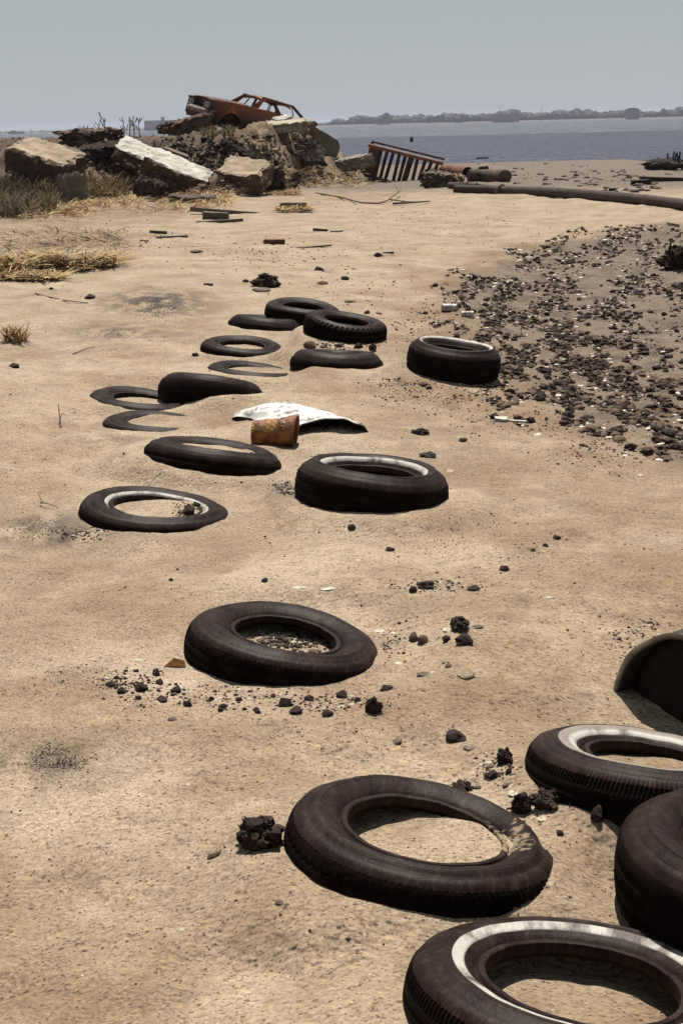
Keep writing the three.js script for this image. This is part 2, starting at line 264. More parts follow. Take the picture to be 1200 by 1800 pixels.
// ------------------------------------------------------------------ tyres
function splitZones(geo, zones) {                            // one geometry per zone of triangles, the shared normals kept
  const src = geo.index.array, out = {};
  for (const z of new Set(zones)) {
    const map = new Map(), ix = [], order = [];
    for (let t = 0; t < zones.length; t++) if (zones[t] === z) for (let k = 0; k < 3; k++) { const v = src[t * 3 + k]; if (!map.has(v)) { map.set(v, order.length); order.push(v); } ix.push(map.get(v)); }
    const g = new THREE.BufferGeometry();
    for (const [n, a] of Object.entries(geo.attributes)) { const s = a.itemSize, b = new Float32Array(order.length * s); order.forEach((v, i) => { for (let c = 0; c < s; c++) b[i * s + c] = a.array[v * s + c]; }); g.setAttribute(n, new THREE.BufferAttribute(b, s)); }
    g.setIndex(ix); out[z] = g;
  }
  return out;
}
const RUB = [.0145, .0066, .0068], DUST = [.26, .19, .13];
function makeTyre(key, label, o = {}) {
  const { p: [x, y, z, a, b, R] } = TY[key], T = o.width ?? .125, rb = o.bead ?? R * .545, nphi = o.nphi ?? 160, rd = o.round ?? .010, Rt = R + rd * .6, RS = R - rd * .5, seed = o.seed ?? R * 999 + x * 77, tread = o.tread ?? 'rib', bul = o.bulge ?? .025, wr = o.white;
  const top = curve([[rb, -.026], [rb + .0008, .001], [rb + .003, .0045], [rb + .015, .005], [rb + .018, -.002], [rb + .0215, -.003], [rb + .026, .004], [rb + .045, bul * .62], [rb + .07, bul * .96], [rb + .09, bul], [RS - .05, bul * .82], [RS - .028, bul * .52], [RS - .012, bul * .2], [RS - .004, -.006]]);
  const P = [];                                              // [r, y, zone]
  const rs = [rb, rb + .0004, rb + .0008, rb + .0015, rb + .003, rb + .009, rb + .0145, rb + .015, rb + .018, rb + .0215, rb + .022, rb + .026]; for (let i = 1; i <= 14; i++) rs.push(rb + .026 + (RS - .004 - rb - .026) * i / 14);
  if (wr) rs.push(wr[0], wr[1], wr[0] + .002, wr[1] - .002, (wr[0] + wr[1]) / 2);
  rs.push(RS - .062, RS - .059, RS - .056, RS - .032, RS - .03); rs.sort((u, v) => u - v);
  const zoneAt = (r) => (r < rb + .0255 ? 'bead' : wr && r >= wr[0] - 1e-6 && r < wr[1] - 1e-6 ? 'whitewall' : 'sidewall');
  const rib = (r) => (Math.abs(r - (RS - .059)) < .002 ? .0022 : Math.abs(r - (RS - .031)) < .002 ? -.002 : 0) + (wr && r > wr[0] && r < wr[1] ? .0012 : 0);
  for (const r of rs) P.push([r, top(r) + rib(r), zoneAt(r), 1]);
  const nt = 22; for (let i = 0; i <= nt; i++) { const t = i / nt; P.push([lerp(RS - .002, Rt, Math.pow(Math.sin(t * Math.PI), .6)), -.008 - (T - .016) * t, 'tread', 0]); }
  for (let i = rs.length - 1; i >= 0; i -= 2) P.push([rs[i], -T - top(rs[i]), 'lower_sidewall', -1]);
  const lin = [[rb + .012, -T - .002], [rb + .05, -T - bul * .4], [RS - .045, -T - bul * .2], [RS - .017, -T + .02], [RS - .014, -T / 2], [RS - .017, -.02], [RS - .045, bul * .2], [rb + .05, bul * .4], [rb + .012, -.008]];
  for (const [r, yy] of lin) P.push([r, yy, 'inner_lining', 2]);
  const np = P.length, pos = [], uv = [], colr = [], ix = [], zn = [];
  let len = 0;
  for (let k = 0; k < np; k++) {
    if (k) len += Math.hypot(P[k][0] - P[k - 1][0], P[k][1] - P[k - 1][1]);
    for (let i = 0; i <= nphi; i++) {
      const f = i / nphi * 2 * Math.PI; let [r, yy, zone, side] = P[k];
      const t = -yy / T;
      if (zone === 'tread') {
        let cut = 0; const v = t * T;
        if (tread === 'rib' || tread === 'zig') for (const g of [.28, .5, .72]) if (Math.abs(t - g + .018 * Math.sin(f * 70) * (tread === 'zig' ? 1.4 : .7)) < .035) cut = .006;
        if (tread === 'zig' && t < .2) cut = Math.max(cut, .0028 * (Math.sin(f * 118 + t * 26) > .1 ? 1 : 0));
        if (tread === 'notch' && t < .24) cut = .006 * (Math.sin(f * 178) > .2 ? 1 : 0);
        if (tread === 'notch') for (const g of [.42, .6, .78]) if (Math.abs(t - g) < .035) cut = .007;
        if (tread === 'lug' && (t < .28 || t > .72)) cut = .013 * (Math.sin(f * 46) > .2 ? 1 : 0);
        if (tread === 'lug') for (const g of [.4, .6]) if (Math.abs(t - g + .03 * Math.sin(f * 46)) < .045) cut = .01;
        r -= cut;
      }
      if (side === 1 && tread === 'lug' && r > R - .03) r -= .008 * (Math.sin(f * 46) > .2 ? 1 : 0), yy -= .006 * (Math.sin(f * 46) > .2 ? 1 : 0);
      if (side === 1 && tread === 'notch' && r > R - .014) yy -= .002 * (Math.sin(f * 178) > .2 ? 1 : 0);
      const wob = 1 + .010 * Math.cos(2 * f + seed) + .005 * Math.cos(3 * f + seed * 2), X = Math.cos(f) * r * wob, Z = Math.sin(f) * r * wob;
      const Y = yy + .006 * Math.cos(2 * f + seed * 1.7) * (r / R) + (side === 1 ? .0014 * n2(Math.cos(f) * 2 + seed, Math.sin(f) * 2) : 0);
      pos.push(X, Y + T, Z); uv.push(f * R * 3, len * 3);
      const nn = fbm(X * 7 + seed, Z * 7 + Y * 9, 4), fine = fbm(X * 34 + seed, Z * 34 + Y * 40, 3);
      let c;
      if (zone === 'whitewall') { const worn = clamp((nn + .3 * fine) * 1.8 - .05 + (o.wear ? o.wear(f) : 0)); c = mix3([.47, .44, .395], [.08, .06, .055], worn); if (o.greyband && r > o.greyband) c = mix3(c, [.21, .17, .14], .9); }
      else if (side === 1) c = mix3(RUB, DUST, clamp((o.dust ?? .02) + nn * .05 + (fine > .26 ? .05 : 0), 0, .5)); else c = mix3([.0085, .0045, .0045], DUST, clamp(nn * .04, 0, .3));
      if (side === 1 && o.sandy) { const s = o.sandy(f, r); if (s > 0 && fine + nn * .6 + s > .35) c = mix3(c, [.3, .23, .15], .75); }
      if (zone !== 'whitewall') { const k2 = 1 + .2 * nn; c = [c[0] * k2, c[1] * k2, c[2] * k2]; }
      colr.push(...c);
    }
  }
  for (let k = 0; k < np; k++) { const k2 = (k + 1) % np; for (let i = 0; i < nphi; i++) { const A = k * (nphi + 1) + i, B = A + 1, C = k2 * (nphi + 1) + i, D = C + 1; ix.push(A, C, D, A, D, B); const zz = P[k][2] === 'inner_lining' || P[k2][2] === P[k][2] ? P[k][2] : P[k][2]; zn.push(zz, zz); } }
  const g = new THREE.BufferGeometry(); g.setAttribute('position', new THREE.Float32BufferAttribute(pos, 3)); g.setAttribute('uv', new THREE.Float32BufferAttribute(uv, 2)); g.setAttribute('color', new THREE.Float32BufferAttribute(colr, 3)); g.setIndex(ix); g.computeVertexNormals();
  const nr = g.attributes.normal;                             // close the seam
  for (let k = 0; k < np; k++) { const A = k * (nphi + 1), B = A + nphi; const v = new THREE.Vector3(nr.getX(A) + nr.getX(B), nr.getY(A) + nr.getY(B), nr.getZ(A) + nr.getZ(B)).normalize(); nr.setXYZ(A, v.x, v.y, v.z); nr.setXYZ(B, v.x, v.y, v.z); }
  const parts = splitZones(g, zn), n = new THREE.Vector3(a, 1, b).normalize(), t = group('tyre', label, 'tyre', 'old tyres half buried along the beach');
  t.quaternion.setFromUnitVectors(new THREE.Vector3(0, 1, 0), n); t.position.set(x, y, z).addScaledVector(n, -T);
  for (const zz of ['tread', 'sidewall', 'whitewall', 'bead', 'lower_sidewall', 'inner_lining']) if (parts[zz]) mesh(zz === 'lower_sidewall' ? 'sidewall' : zz, parts[zz], zz === 'whitewall' ? M.white : zz === 'sidewall' || zz === 'bead' ? M.rubber : M.tread, t);
  return t;
}
makeTyre('a', 'whitewall tyre with a broad white ring and notched shoulder, nearest the camera', { tread: 'notch', white: [.232, .255], nphi: 900, bead: .186, wear: (f) => .55 * Math.exp(-Math.pow((f + 1.0 - 2 * Math.PI) / .45, 2)), width: .14 });
makeTyre('b', 'blackwall tyre tipped up at left, full of clean sand, beside the big slag lump', { tread: 'zig', nphi: 560, width: .14, bead: .182, sandy: (f, r) => (Math.abs(Math.atan2(Math.sin(f + .1), Math.cos(f + .1))) < .45 && r < .258 ? .3 - Math.abs(Math.sin(f)) * .5 : -1) });
makeTyre('c', 'fat smooth tyre lying on top of the sand at the right edge', { nphi: 240, width: .17, bulge: .035, bead: .18 });
makeTyre('d', 'whitewall tyre with a hatched shoulder in front of the dark drum', { tread: 'notch', white: [.206, .252], greyband: .224, nphi: 900, bead: .165, width: .13 });
makeTyre('e', 'blackwall tyre with gravel filling its hole and an orange scrap at its left', { tread: 'zig', nphi: 560, bead: .165 });
makeTyre('f', 'tyre with a thin white ring sunk in sand, slag lumps lying inside it', { white: [.208, .231], nphi: 240, bead: .19, wear: (f) => (Math.sin(f - .2) > .15 ? .6 : -.2) });
makeTyre('g', 'thick tyre with a thin white ring and tall dark wall, right of the rusty can', { white: [.226, .243], nphi: 240, bead: .185, width: .15, bulge: .045 });
makeTyre('h', 'tyre leaning away so its hole is a thin slit, left of the rusty can', { nphi: 200, width: .15, round: .025 });
makeTyre('i', 'nearly buried tyre showing only a crescent open to the right', { nphi: 160, bulge: .02 });
makeTyre('j', 'tyre sunk flush with the sand behind the buried crescent', { nphi: 160 });
makeTyre('k', 'dark tyre leaning far over so only its tread shows, behind the white panel', { nphi: 200, width: .17, round: .03, bulge: .035, bead: .13, tread: 'smooth' });
makeTyre('l', 'flat tyre almost covered by sand with sand spilling over its near side', { nphi: 160, bulge: .022 });
makeTyre('m', 'dusty tyre with shiny ridged sidewall, leftmost of the far row', { nphi: 160 });
makeTyre('n', 'tyre half sunk on edge in front of the two stacked far tyres', { nphi: 200, round: .02, bulge: .045, bead: .12, tread: 'smooth' });
makeTyre('o', 'smooth tyre lying flat under the edge of the lugged tyre', { nphi: 160, width: .15 });
makeTyre('p', 'tyre with chunky lugged tread resting on the edge of another tyre', { tread: 'lug', nphi: 280, width: .15 });
makeTyre('q', 'half buried tyre with no hole showing, between the lugged tyre and the white panel', { nphi: 200, round: .02, bulge: .045, bead: .12, tread: 'smooth' });
makeTyre('r', 'thick whitewall tyre standing clear of the sand next to the stony flat', { white: [.236, .256], nphi: 200, width: .17, bulge: .045 });

// ------------------------------------------------------------------ stones, slag and slabs
function rockGeo(seed, detail, rough, squash, tone, knob = 0) {   // a stone of about unit width, y from 0
  let g = mergeVertices((() => { const q = new THREE.IcosahedronGeometry(.5, detail); q.deleteAttribute('uv'); q.deleteAttribute('normal'); return q; })(), 1e-4);
  const p = g.attributes.position, r = rng(seed), cuts = []; for (let i = 0; i < 9; i++) { const v = new THREE.Vector3(r() - .5, r() - .5, r() - .5).normalize(); cuts.push([v, .30 + .14 * r()]); }
  const v = new THREE.Vector3();
  for (let i = 0; i < p.count; i++) {
    v.fromBufferAttribute(p, i); const s = 1 + rough * n3(v.x * 2.4 + seed, v.y * 2.4, v.z * 2.4) + rough * .5 * n3(v.x * 6 + seed, v.y * 6, v.z * 6) - knob * Math.abs(n3(v.x * 7, v.y * 7 + seed, v.z * 7)) - (detail > 3 ? .5 * knob * Math.abs(n3(v.x * 17, v.y * 17 + seed, v.z * 17)) - .12 : 0); v.multiplyScalar(s);
    for (const [n, d] of cuts) { const e = v.dot(n) - d; if (e > 0) v.addScaledVector(n, -e * (detail > 3 ? .35 : .85)); }
    p.setXYZ(i, v.x, (v.y + .32) * squash, v.z);
  }
  g = toCreasedNormals(g, detail > 3 ? 1.1 : knob ? .55 : .75); boxUV(g, 4);
  return paint(g, (x, y, z, ny) => { const n = 1 + .5 * n3(x * 5 + seed, y * 5, z * 5) + .25 * n3(x * 17, y * 17 + seed, z * 17); return tone.map((c) => c * n); });
}
const SLAG = [.03, .0175, .0145], STONE = [.20, .155, .115], SHELL = [.5, .45, .36], GREY = [.12, .09, .07], TAN = [.26, .2, .14], BRN = [.09, .055, .035];
const bank = {
  slag: [0, 1, 2, 3, 4].map((i) => rockGeo(11 + i * 7, 2, .30, .8, SLAG, .28)),
  slagBig: [0, 1, 2].map((i) => { const r = rng(700 + i), l = [rockGeo(211 + i * 7, 3, .3, .8, SLAG, .3).scale(.82, .82, .82)];
    for (let k = 0; k < 70; k++) { const a = r() * 6.283, u = r() * 1.25 - .25, q = Math.sqrt(Math.max(0, 1 - u * u)) * (.75 + .3 * r()), s = .09 + .26 * r() * r(), g = rockGeo(900 + i * 60 + k, 1, .55, .9, k % 4 ? SLAG : [.06, .034, .025], .3); g.rotateX(r() * 3); g.rotateY(r() * 6); g.scale(s * (.7 + .8 * r()), s * (.6 + .6 * r()), s * (.7 + .8 * r())); g.translate(Math.cos(a) * q * .36, .27 + u * .27, Math.sin(a) * q * .34); l.push(g); }
    return mergeGeometries(l); }),
  stone: [0, 1, 2].map((i) => rockGeo(71 + i * 5, 2, .14, .62, STONE)),
  grey: [0, 1, 2].map((i) => rockGeo(91 + i * 5, 2, .16, .6, GREY)),
  tan: [0, 1].map((i) => rockGeo(131 + i * 5, 3, .12, .6, TAN)),
  white: [0, 1, 2].map((i) => rockGeo(151 + i * 5, 1, .15, .35, SHELL)),
  brown: [0, 1].map((i) => rockGeo(171 + i * 5, 2, .14, .7, BRN)),
};
const r1 = rng(1234);
const proto = {};
function rockMesh(kind, i) { const key = kind + i; if (!proto[key]) { proto[key] = new THREE.Mesh(bank[kind][i], kind.startsWith('slag') ? M.slag : M.stone); proto[key].castShadow = proto[key].receiveShadow = true; } return proto[key].clone(); }
const NAMES = { slag: ['slag_lump', 'slag lump'], slagBig: ['slag_lump', 'slag lump'], stone: ['stone', 'stone'], grey: ['stone', 'stone'], tan: ['stone', 'stone'], white: ['shell_fragment', 'shell'], brown: ['stone', 'stone'] };
function lump(px, py, w, h, kind, label, grp, noCat) {        // centre and size in the photograph
  const c = at(px, py + h * .42), s = mpp(c), L = bank[kind], i = (r1() * L.length) | 0, m = rockMesh(kind, i); m.name = numbered(NAMES[kind][0]); m.userData = {}; scene.add(tag(m, label, NAMES[kind][1], grp));
  const W = w * s, hh = h * s * 1.06; m.scale.set(W * 1.08, hh * 1.25, W * (.8 + .3 * r1())); m.rotation.y = r1() * 6.28;
  m.position.set(c.x, H(c.x, c.z) - hh * .16, c.z - W * .2); return m;
}
// single ones worth a name of their own
const one = [
  [455, 1460, 92, 70, 'slagBig', 'big knobbly black slag lump left of the sand-filled blackwall tyre'], [378, 1493, 30, 27, 'tan', 'tan pebble left of the biggest knobbly slag lump'],
  [490, 1584, 15, 12, 'grey', 'small dark stone alone below the sand-filled blackwall tyre'], [800, 1292, 44, 24, 'slag', 'flat black slag lump with a pale stone under it, above the sand-filled tyre'], [824, 1312, 24, 11, 'stone', 'pale stone at the right foot of a flat slag lump'],
  [886, 1326, 34, 36, 'slagBig', 'upright black slag lump left of the hatched whitewall tyre'], [866, 1361, 30, 16, 'slag', 'low slag lump just below the upright slag lump and white chips'], [893, 1355, 13, 12, 'slag', 'small slag bit right of a low slag lump near the whitewall tyre'], [889, 1378, 14, 12, 'grey', 'small grey stone below the low slag lump near the whitewall tyre'],
  [812, 1382, 42, 22, 'slagBig', 'dark grey lump touching the back rim of the sand-filled tyre'], [840, 1382, 14, 10, 'grey', 'small stone just right of the lump at the back rim'],
  [917, 1408, 42, 50, 'slagBig', 'tall black lump, left half of the pair below the hatched whitewall tyre'], [962, 1403, 62, 42, 'slagBig', 'wide black lump, right half of the pair below the hatched whitewall tyre'], [904, 1391, 24, 12, 'white', 'white chip on top of the tall black lump'], [955, 1437, 22, 9, 'white', 'white chip under the wide black lump'],
  [1049, 1427, 28, 36, 'slag', 'pointed dark lump above the fat smooth tyre'], [1085, 1430, 24, 18, 'slag', 'small dark lump right of the pointed one above the fat tyre'], [984, 1463, 14, 12, 'slag', 'dark pebble at the right of the sand-filled tyre'],
  [656, 1236, 32, 42, 'slagBig', 'tall slag lump, rightmost below the gravel-filled tyre'], [680, 1208, 26, 13, 'slag', 'flat slag bit above the tallest lump below the gravel-filled tyre'], [697, 1301, 18, 14, 'grey', 'lone dark grey stone halfway between the gravel-filled and the sand-filled tyre'],
  [728, 1116, 18, 26, 'brown', 'left one of two brown stones right of the gravel-filled tyre'], [743, 1121, 20, 24, 'brown', 'right one of two brown stones right of the gravel-filled tyre'],
  [808, 1094, 50, 30, 'slagBig', 'big rough slag lump, top of the heap right of two brown stones'], [816, 1121, 36, 24, 'slag', 'square slag lump under the big rough one in the heap'], [784, 1121, 18, 16, 'slag', 'small slag lump at the left of the heap right of two brown stones'], [838, 1101, 22, 7, 'grey', 'flat chip at the right of the heap of slag'], [786, 1105, 18, 7, 'white', 'white chip at the left of the heap of slag'],
  [820, 1182, 38, 20, 'tan', 'pale tan flat stone alone on the sand'], [744, 1184, 24, 9, 'grey', 'flat grey stone left of the pale tan stone'], [788, 1168, 12, 12, 'grey', 'grey pebble above the pale tan stone'],
  [740, 758, 38, 15, 'slagBig', 'low wide slag lump right of the white panel'], [814, 772, 14, 9, 'slag', 'small square lump right of the low wide slag lump'], [870, 730, 20, 14, 'slag', 'dark square lump at the left end of a white scrap'], [735, 816, 30, 14, 'slag', 'dark lump behind the back right rim of the thick tyre'], [752, 799, 34, 11, 'slag', 'flat slag bits behind the thick tyre with the thin white ring'],
  [790, 824, 16, 11, 'white', 'white block behind the right end of the thick tyre'], [332, 893, 30, 28, 'slag', 'dark lump standing inside the sunk whitewall tyre'], [318, 897, 14, 12, 'grey', 'small stone inside the sunk whitewall tyre'], [345, 885, 16, 12, 'slag', 'smaller dark lump behind the one inside the sunk whitewall tyre'],
  [544, 603, 24, 20, 'brown', 'reddish brown lump in front of the lugged tyre'], [655, 608, 16, 18, 'slag', 'tall dark lump behind the half buried tyre with no hole'], [630, 606, 18, 13, 'slag', 'dark lump in front of the lugged tyre at its middle'], [594, 606, 13, 8, 'slag', 'small dark lump in front of the lugged tyre, left of middle'], [567, 607, 12, 7, 'grey', 'tiny dark stone beside the reddish brown lump'],
  [468, 490, 56, 36, 'slagBig', 'large dark boulder standing alone behind the far tyres'], [458, 507, 38, 10, 'grey', 'flat stone under the front of the large dark boulder'], [432, 493, 12, 8, 'slag', 'small lump left of the large dark boulder'],
  [560, 471, 18, 11, 'slag', 'upper one of a few dark lumps right of the large boulder'], [607, 488, 18, 10, 'slag', 'rounded dark lump right of the large boulder'], [565, 496, 24, 10, 'brown', 'flat brown lump right of the large boulder'], [665, 447, 18, 11, 'slag', 'pyramid shaped dark lump far right of the brick'], [345, 440, 22, 8, 'grey', 'flat grey stone on the clean sand left of the brick'], [158, 520, 22, 13, 'slag', 'dark round lump below the straw heap at left'], [90, 506, 10, 6, 'slag', 'tiny dark lump just below the straw heap'],
  [25, 641, 26, 10, 'slag', 'dark lump at the left edge below the grass tuft'], [343, 622, 14, 8, 'slag', 'small dark lump left of the dusty ridged tyre'], [742, 673, 20, 8, 'brown', 'flat stone in front of the thick whitewall tyre by the flat'], [754, 680, 13, 9, 'slag', 'small lump just right of the flat stone by the whitewall tyre'], [804, 588, 16, 8, 'white', 'white stone behind the whitewall tyre by the flat'],
  [747, 549, 12, 7, 'slag', 'small lump left of the ribbed can'], [645, 548, 14, 9, 'slag', 'small dark lump right of the lugged tyre'], [665, 549, 12, 8, 'grey', 'small grey lump right of the lugged tyre, second one'], [616, 528, 20, 9, 'grey', 'grey stone behind the lugged tyre with a white chip'], [820, 1000, 0, 0], [840, 752, 0, 0],
  [750, 1027, 36, 16, 'slagBig', 'row of slag, right part, above the two brown stones'], [726, 1034, 16, 16, 'slag', 'row of slag, left part, above the two brown stones'], [833, 1033, 28, 10, 'slag', 'flat slag lump right of the slag row'], [886, 998, 20, 13, 'slag', 'small dark lump far right of the slag row'], [685, 964, 17, 11, 'slag', 'small dark lump on clean sand below the thick tyre'], [618, 925, 16, 13, 'slag', 'dark lump just in front of the thick tyre with the thin white ring'], [465, 1019, 14, 10, 'slag', 'lone dark bit above the gravel-filled tyre'], [978, 943, 16, 10, 'slag', 'dark lump alone on open sand at right'], [958, 957, 13, 8, 'slag', 'dark bit left below the lump on open sand at right'], [937, 966, 11, 7, 'slag', 'tiny dark bit at the left of the lumps on open sand'], [964, 1048, 14, 8, 'white', 'white chip on the open sand at right'], [300, 1018, 10, 7, 'slag', 'tiny dark bit on clean sand left of the middle'],
  [1160, 1320, 20, 16, 'slag', 'dark lump inside the hatched whitewall tyre'], [303, 1262, 15, 10, 'grey', 'small grey stone alone below the gravel-filled tyre at its left'],
];
for (const [px, py, w, h, k, l] of one) if (w) lump(px, py, w, h, k, l);
// loose lumps round the gravel-filled tyre: nothing tells them apart
for (const [px, py, w, h] of [[248, 1206, 24, 22], [275, 1180, 18, 18], [281, 1197, 15, 13], [310, 1210, 22, 16], [194, 1201, 22, 9], [213, 1213, 18, 14], [243, 1225, 12, 9], [285, 1228, 26, 12], [330, 1236, 18, 14], [372, 1227, 12, 9], [500, 1232, 28, 24], [520, 1247, 26, 18], [543, 1226, 22, 13], [575, 1252, 24, 16], [600, 1220, 26, 16], [628, 1228, 14, 11], [450, 1246, 14, 11], [392, 1240, 18, 10], [420, 1228, 13, 10], [388, 1246, 12, 9], [205, 1190, 12, 8], [240, 1178, 10, 7], [480, 1222, 12, 8], [453, 1250, 13, 9], [430, 1245, 9, 7]])
  lump(px, py, w, h, 'slag', 'small black slag lump on the sand in front of the gravel-filled tyre', 'small slag lumps in front of the gravel-filled tyre');
for (const [px, py, w, h] of [[243, 1158, 14, 8], [860, 1338, 14, 8], [848, 1342, 12, 7], [865, 1345, 10, 8], [600, 1240, 13, 6], [618, 1236, 10, 6], [760, 1180, 10, 6], [628, 982, 12, 7], [573, 1033, 30, 6], [525, 1031, 26, 6], [1030, 740, 22, 9], [1140, 748, 20, 16], [1124, 833, 14, 6], [1058, 660, 16, 8], [700, 1165, 16, 5], [668, 1108, 22, 6], [690, 1112, 14, 5], [940, 762, 30, 6], [1130, 478, 14, 7], [1165, 470, 12, 7], [1046, 417, 8, 5], [330, 1377, 10, 6], [145, 1713, 7, 7], [320, 1632, 9, 6], [214, 1396, 7, 5]])
  lump(px, py, w, h, 'white', 'small white shell chip lying loose on open sand', 'white chips loose on the sand');

// the stony flat at right: the nearest lumps one by one, the small stuff together
const POLY = [[770, 497], [790, 560], [850, 640], [905, 705], [1000, 735], [1110, 765], [1215, 812], [1260, 780], [1270, 400], [1060, 398], [950, 425], [860, 470]].map(([x, y]) => at(x, y));
function inPoly(x, z) { let c = false; for (let i = 0, j = POLY.length - 1; i < POLY.length; j = i++) { const a = POLY[i], b = POLY[j]; if ((a.z > z) !== (b.z > z) && x < (b.x - a.x) * (z - a.z) / (b.z - a.z) + a.x) c = !c; } return c; }
const tmp = new THREE.Object3D();
function scatter(name, label, cat, geo, mat, list) { const m = new THREE.InstancedMesh(geo, mat, list.length); m.name = numbered(name); m.castShadow = m.receiveShadow = true; list.forEach(([x, z, s, h, k], i) => { tmp.position.set(x, H(x, z) - s * .12 * h, z); tmp.rotation.set(0, k * 99, 0); tmp.scale.set(s * (.8 + .5 * ((k * 13) % 1)), s * h, s); tmp.updateMatrix(); m.setMatrixAt(i, tmp.matrix); }); scene.add(m); return tag(m, label, cat, null, 'stuff'); }
{
  const r = rng(501), big = [], small = [[], []], pale = [];
  for (let k = 0; k < 52000; k++) {
    const px = 755 + r() * 520, py = 395 + r() * 425, p = at(px, py); if (!inPoly(p.x + .45 * n2(px * .02, py * .02) + .25 * (r() - .5), p.z + .6 * n2(px * .03, py * .03 + 9) + .6 * (r() - .5))) continue;
    const n = fbm(px * .011, py * .026, 4) * 1.6 + .5, dens = clamp(n * 1.1) * (1 - .75 * sm(1040, 1150, px) * sm(500, 560, py) * (1 - sm(640, 700, py))) * (1 - .8 * Math.exp(-Math.pow((py - 478) / 14, 2)) * sm(900, 1000, px)); if (r() > dens * .85) continue;
    const u = r(), s = (.014 + .062 * u * u * u * u) * (py < 470 ? 1.1 : 1);
    if (r() < .17) pale.push([p.x, p.z, (.012 + .04 * u * u * u) * (py < 500 ? 1.5 : 1), .8, r()]); else if (s / mpp(p) > 7.5 && big.length < 230) big.push([p, s]); else small[(r() * 2) | 0].push([p.x, p.z, s, .8, r()]);
  }
  for (const [p, s] of big) { const i = (r() * 5) | 0, m = rockMesh('slag', i); m.name = numbered('slag_lump'); m.userData = {}; scene.add(tag(m, 'black slag lump among the debris strewn over the stony flat', 'slag lump', 'slag lumps strewn over the stony flat')); m.scale.set(s * (1.1 + .5 * r()), s * (.8 + .4 * r()), s * (1 + .3 * r())); m.rotation.y = r() * 6.28; m.position.set(p.x, p.y - s * .15, p.z); }
  scatter('small_debris', 'fine black cinders covering the stony flat at right', 'cinders', rockGeo(301, 1, .4, 1.0, [.046, .027, .02], .4), M.slag, small[0]);
  scatter('small_debris', 'brownish grit and pebbles mixed into the stony flat at right', 'grit', rockGeo(302, 1, .3, .7, [.13, .086, .058], .2), M.slag, small[1]);
  scatter('shell_litter', 'pale shell chips sprinkled over the stony flat', 'shells', rockGeo(303, 1, .15, .4, [.66, .6, .52]), M.stone, pale);
  // far debris on the flat behind the long pipe
  const far = [[], []]; for (let k = 0; k < 2600; k++) { const px = 800 + r() * 440, py = 288 + r() * 50; if (py > 318 + (px - 860) * .11) continue; const p = at(px, py), n = fbm(px * .012, py * .05, 3) * 1.8 + .35 - .5 * sm(305, 292, py); if (r() > clamp(n) * .5) continue; const u = r(); far[(r() * 2) | 0].push([p.x, p.z, .06 + .22 * u * u * u, .6, r()]); }
  scatter('far_debris', 'dark debris scattered on the wet flat behind the long pipe', 'debris', rockGeo(304, 1, .3, .6, SLAG, .2), M.slag, far[0]);
  scatter('far_debris', 'brown stones scattered on the wet flat behind the long pipe', 'debris', rockGeo(305, 1, .3, .6, [.11, .08, .06], .2), M.slag, far[1]);
  // pebbles and cinders thinly spread on the beach
  const peb = [[], [], []];
  const drop = (px, py, s) => { const p = at(px, py); peb[r() < .62 ? 0 : r() < .6 ? 1 : 2].push([p.x, p.z, s, .75, r()]); };
  for (let k = 0; k < 5200; k++) { const px = -60 + r() * 1320, py = 400 + Math.pow(r(), .8) * 1420; if (r() > .35 + .9 * fbm(px * .006, py * .006, 3) + .25 * sm(400, 900, px)) continue; const p = at(px, py), s = (.6 + 2.2 * r() * r() * r()) * mpp(p) * 3; drop(px, py, Math.min(s, .03)); }
  const clus = (n, px, py, w, h, s0, s1) => { for (let k = 0; k < n; k++) { const a = r() * 6.28, q = Math.sqrt(r()) * (.4 + .8 * r()); const x = px + Math.cos(a) * w * q, y = py + Math.sin(a) * h * q; const p = at(x, y); drop(x, y, (s0 + (s1 - s0) * r() * r()) * mpp(p)); } };
  clus(260, 500, 1128, 90, 22, 5, 16); clus(260, 370, 1225, 190, 30, 3, 10); clus(200, 590, 1235, 110, 22, 3, 9); clus(160, 230, 1195, 70, 26, 3, 9); clus(80, 690, 1130, 40, 40, 3, 9); clus(70, 870, 1350, 40, 30, 4, 10); clus(60, 940, 1410, 60, 30, 4, 9); clus(120, 760, 1030, 90, 20, 3, 8); clus(120, 500, 858, 30, 14, 3, 8); clus(110, 150, 938, 60, 12, 3, 7); clus(420, 85, 1335, 60, 38, 1.5, 4.5); clus(200, 130, 1345, 45, 16, 1.5, 5); clus(260, 60, 930, 60, 25, 1.5, 4); clus(420, 280, 535, 90, 30, 1, 3); clus(200, 205, 588, 90, 14, 1, 3); clus(50, 450, 1495, 60, 30, 3, 7); clus(90, 590, 750, 45, 8, 3, 8); clus(90, 600, 605, 80, 10, 3, 7); clus(70, 700, 675, 80, 12, 3, 7); clus(160, 640, 500, 180, 60, 2, 6); clus(150, 470, 445, 110, 30, 2, 6); clus(160, 740, 570, 80, 50, 3, 7); clus(200, 900, 740, 150, 30, 3, 7); clus(260, 1080, 790, 120, 40, 3, 7); clus(200, 830, 960, 220, 80, 2, 6); clus(160, 750, 700, 110, 30, 3, 7); clus(110, 860, 690, 60, 24, 4, 9); clus(60, 1130, 1320, 50, 14, 3, 7); clus(80, 330, 895, 45, 20, 3, 8); clus(90, 640, 1290, 200, 50, 2, 6); clus(60, 900, 1480, 80, 60, 2, 6); clus(150, 290, 545, 70, 26, 1.5, 4); clus(160, 250, 420, 150, 40, 2, 5); clus(120, 130, 1190, 80, 30, 2, 5); clus(80, 1110, 1110, 90, 40, 4, 9); clus(150, 1120, 1150, 60, 60, 2, 6); clus(260, 760, 390, 260, 50, 1.5, 4);
  scatter('beach_pebbles', 'dark cinder crumbs sprinkled over the beach sand', 'cinders', rockGeo(311, 1, .3, .8, SLAG, .2), M.slag, peb[0]);
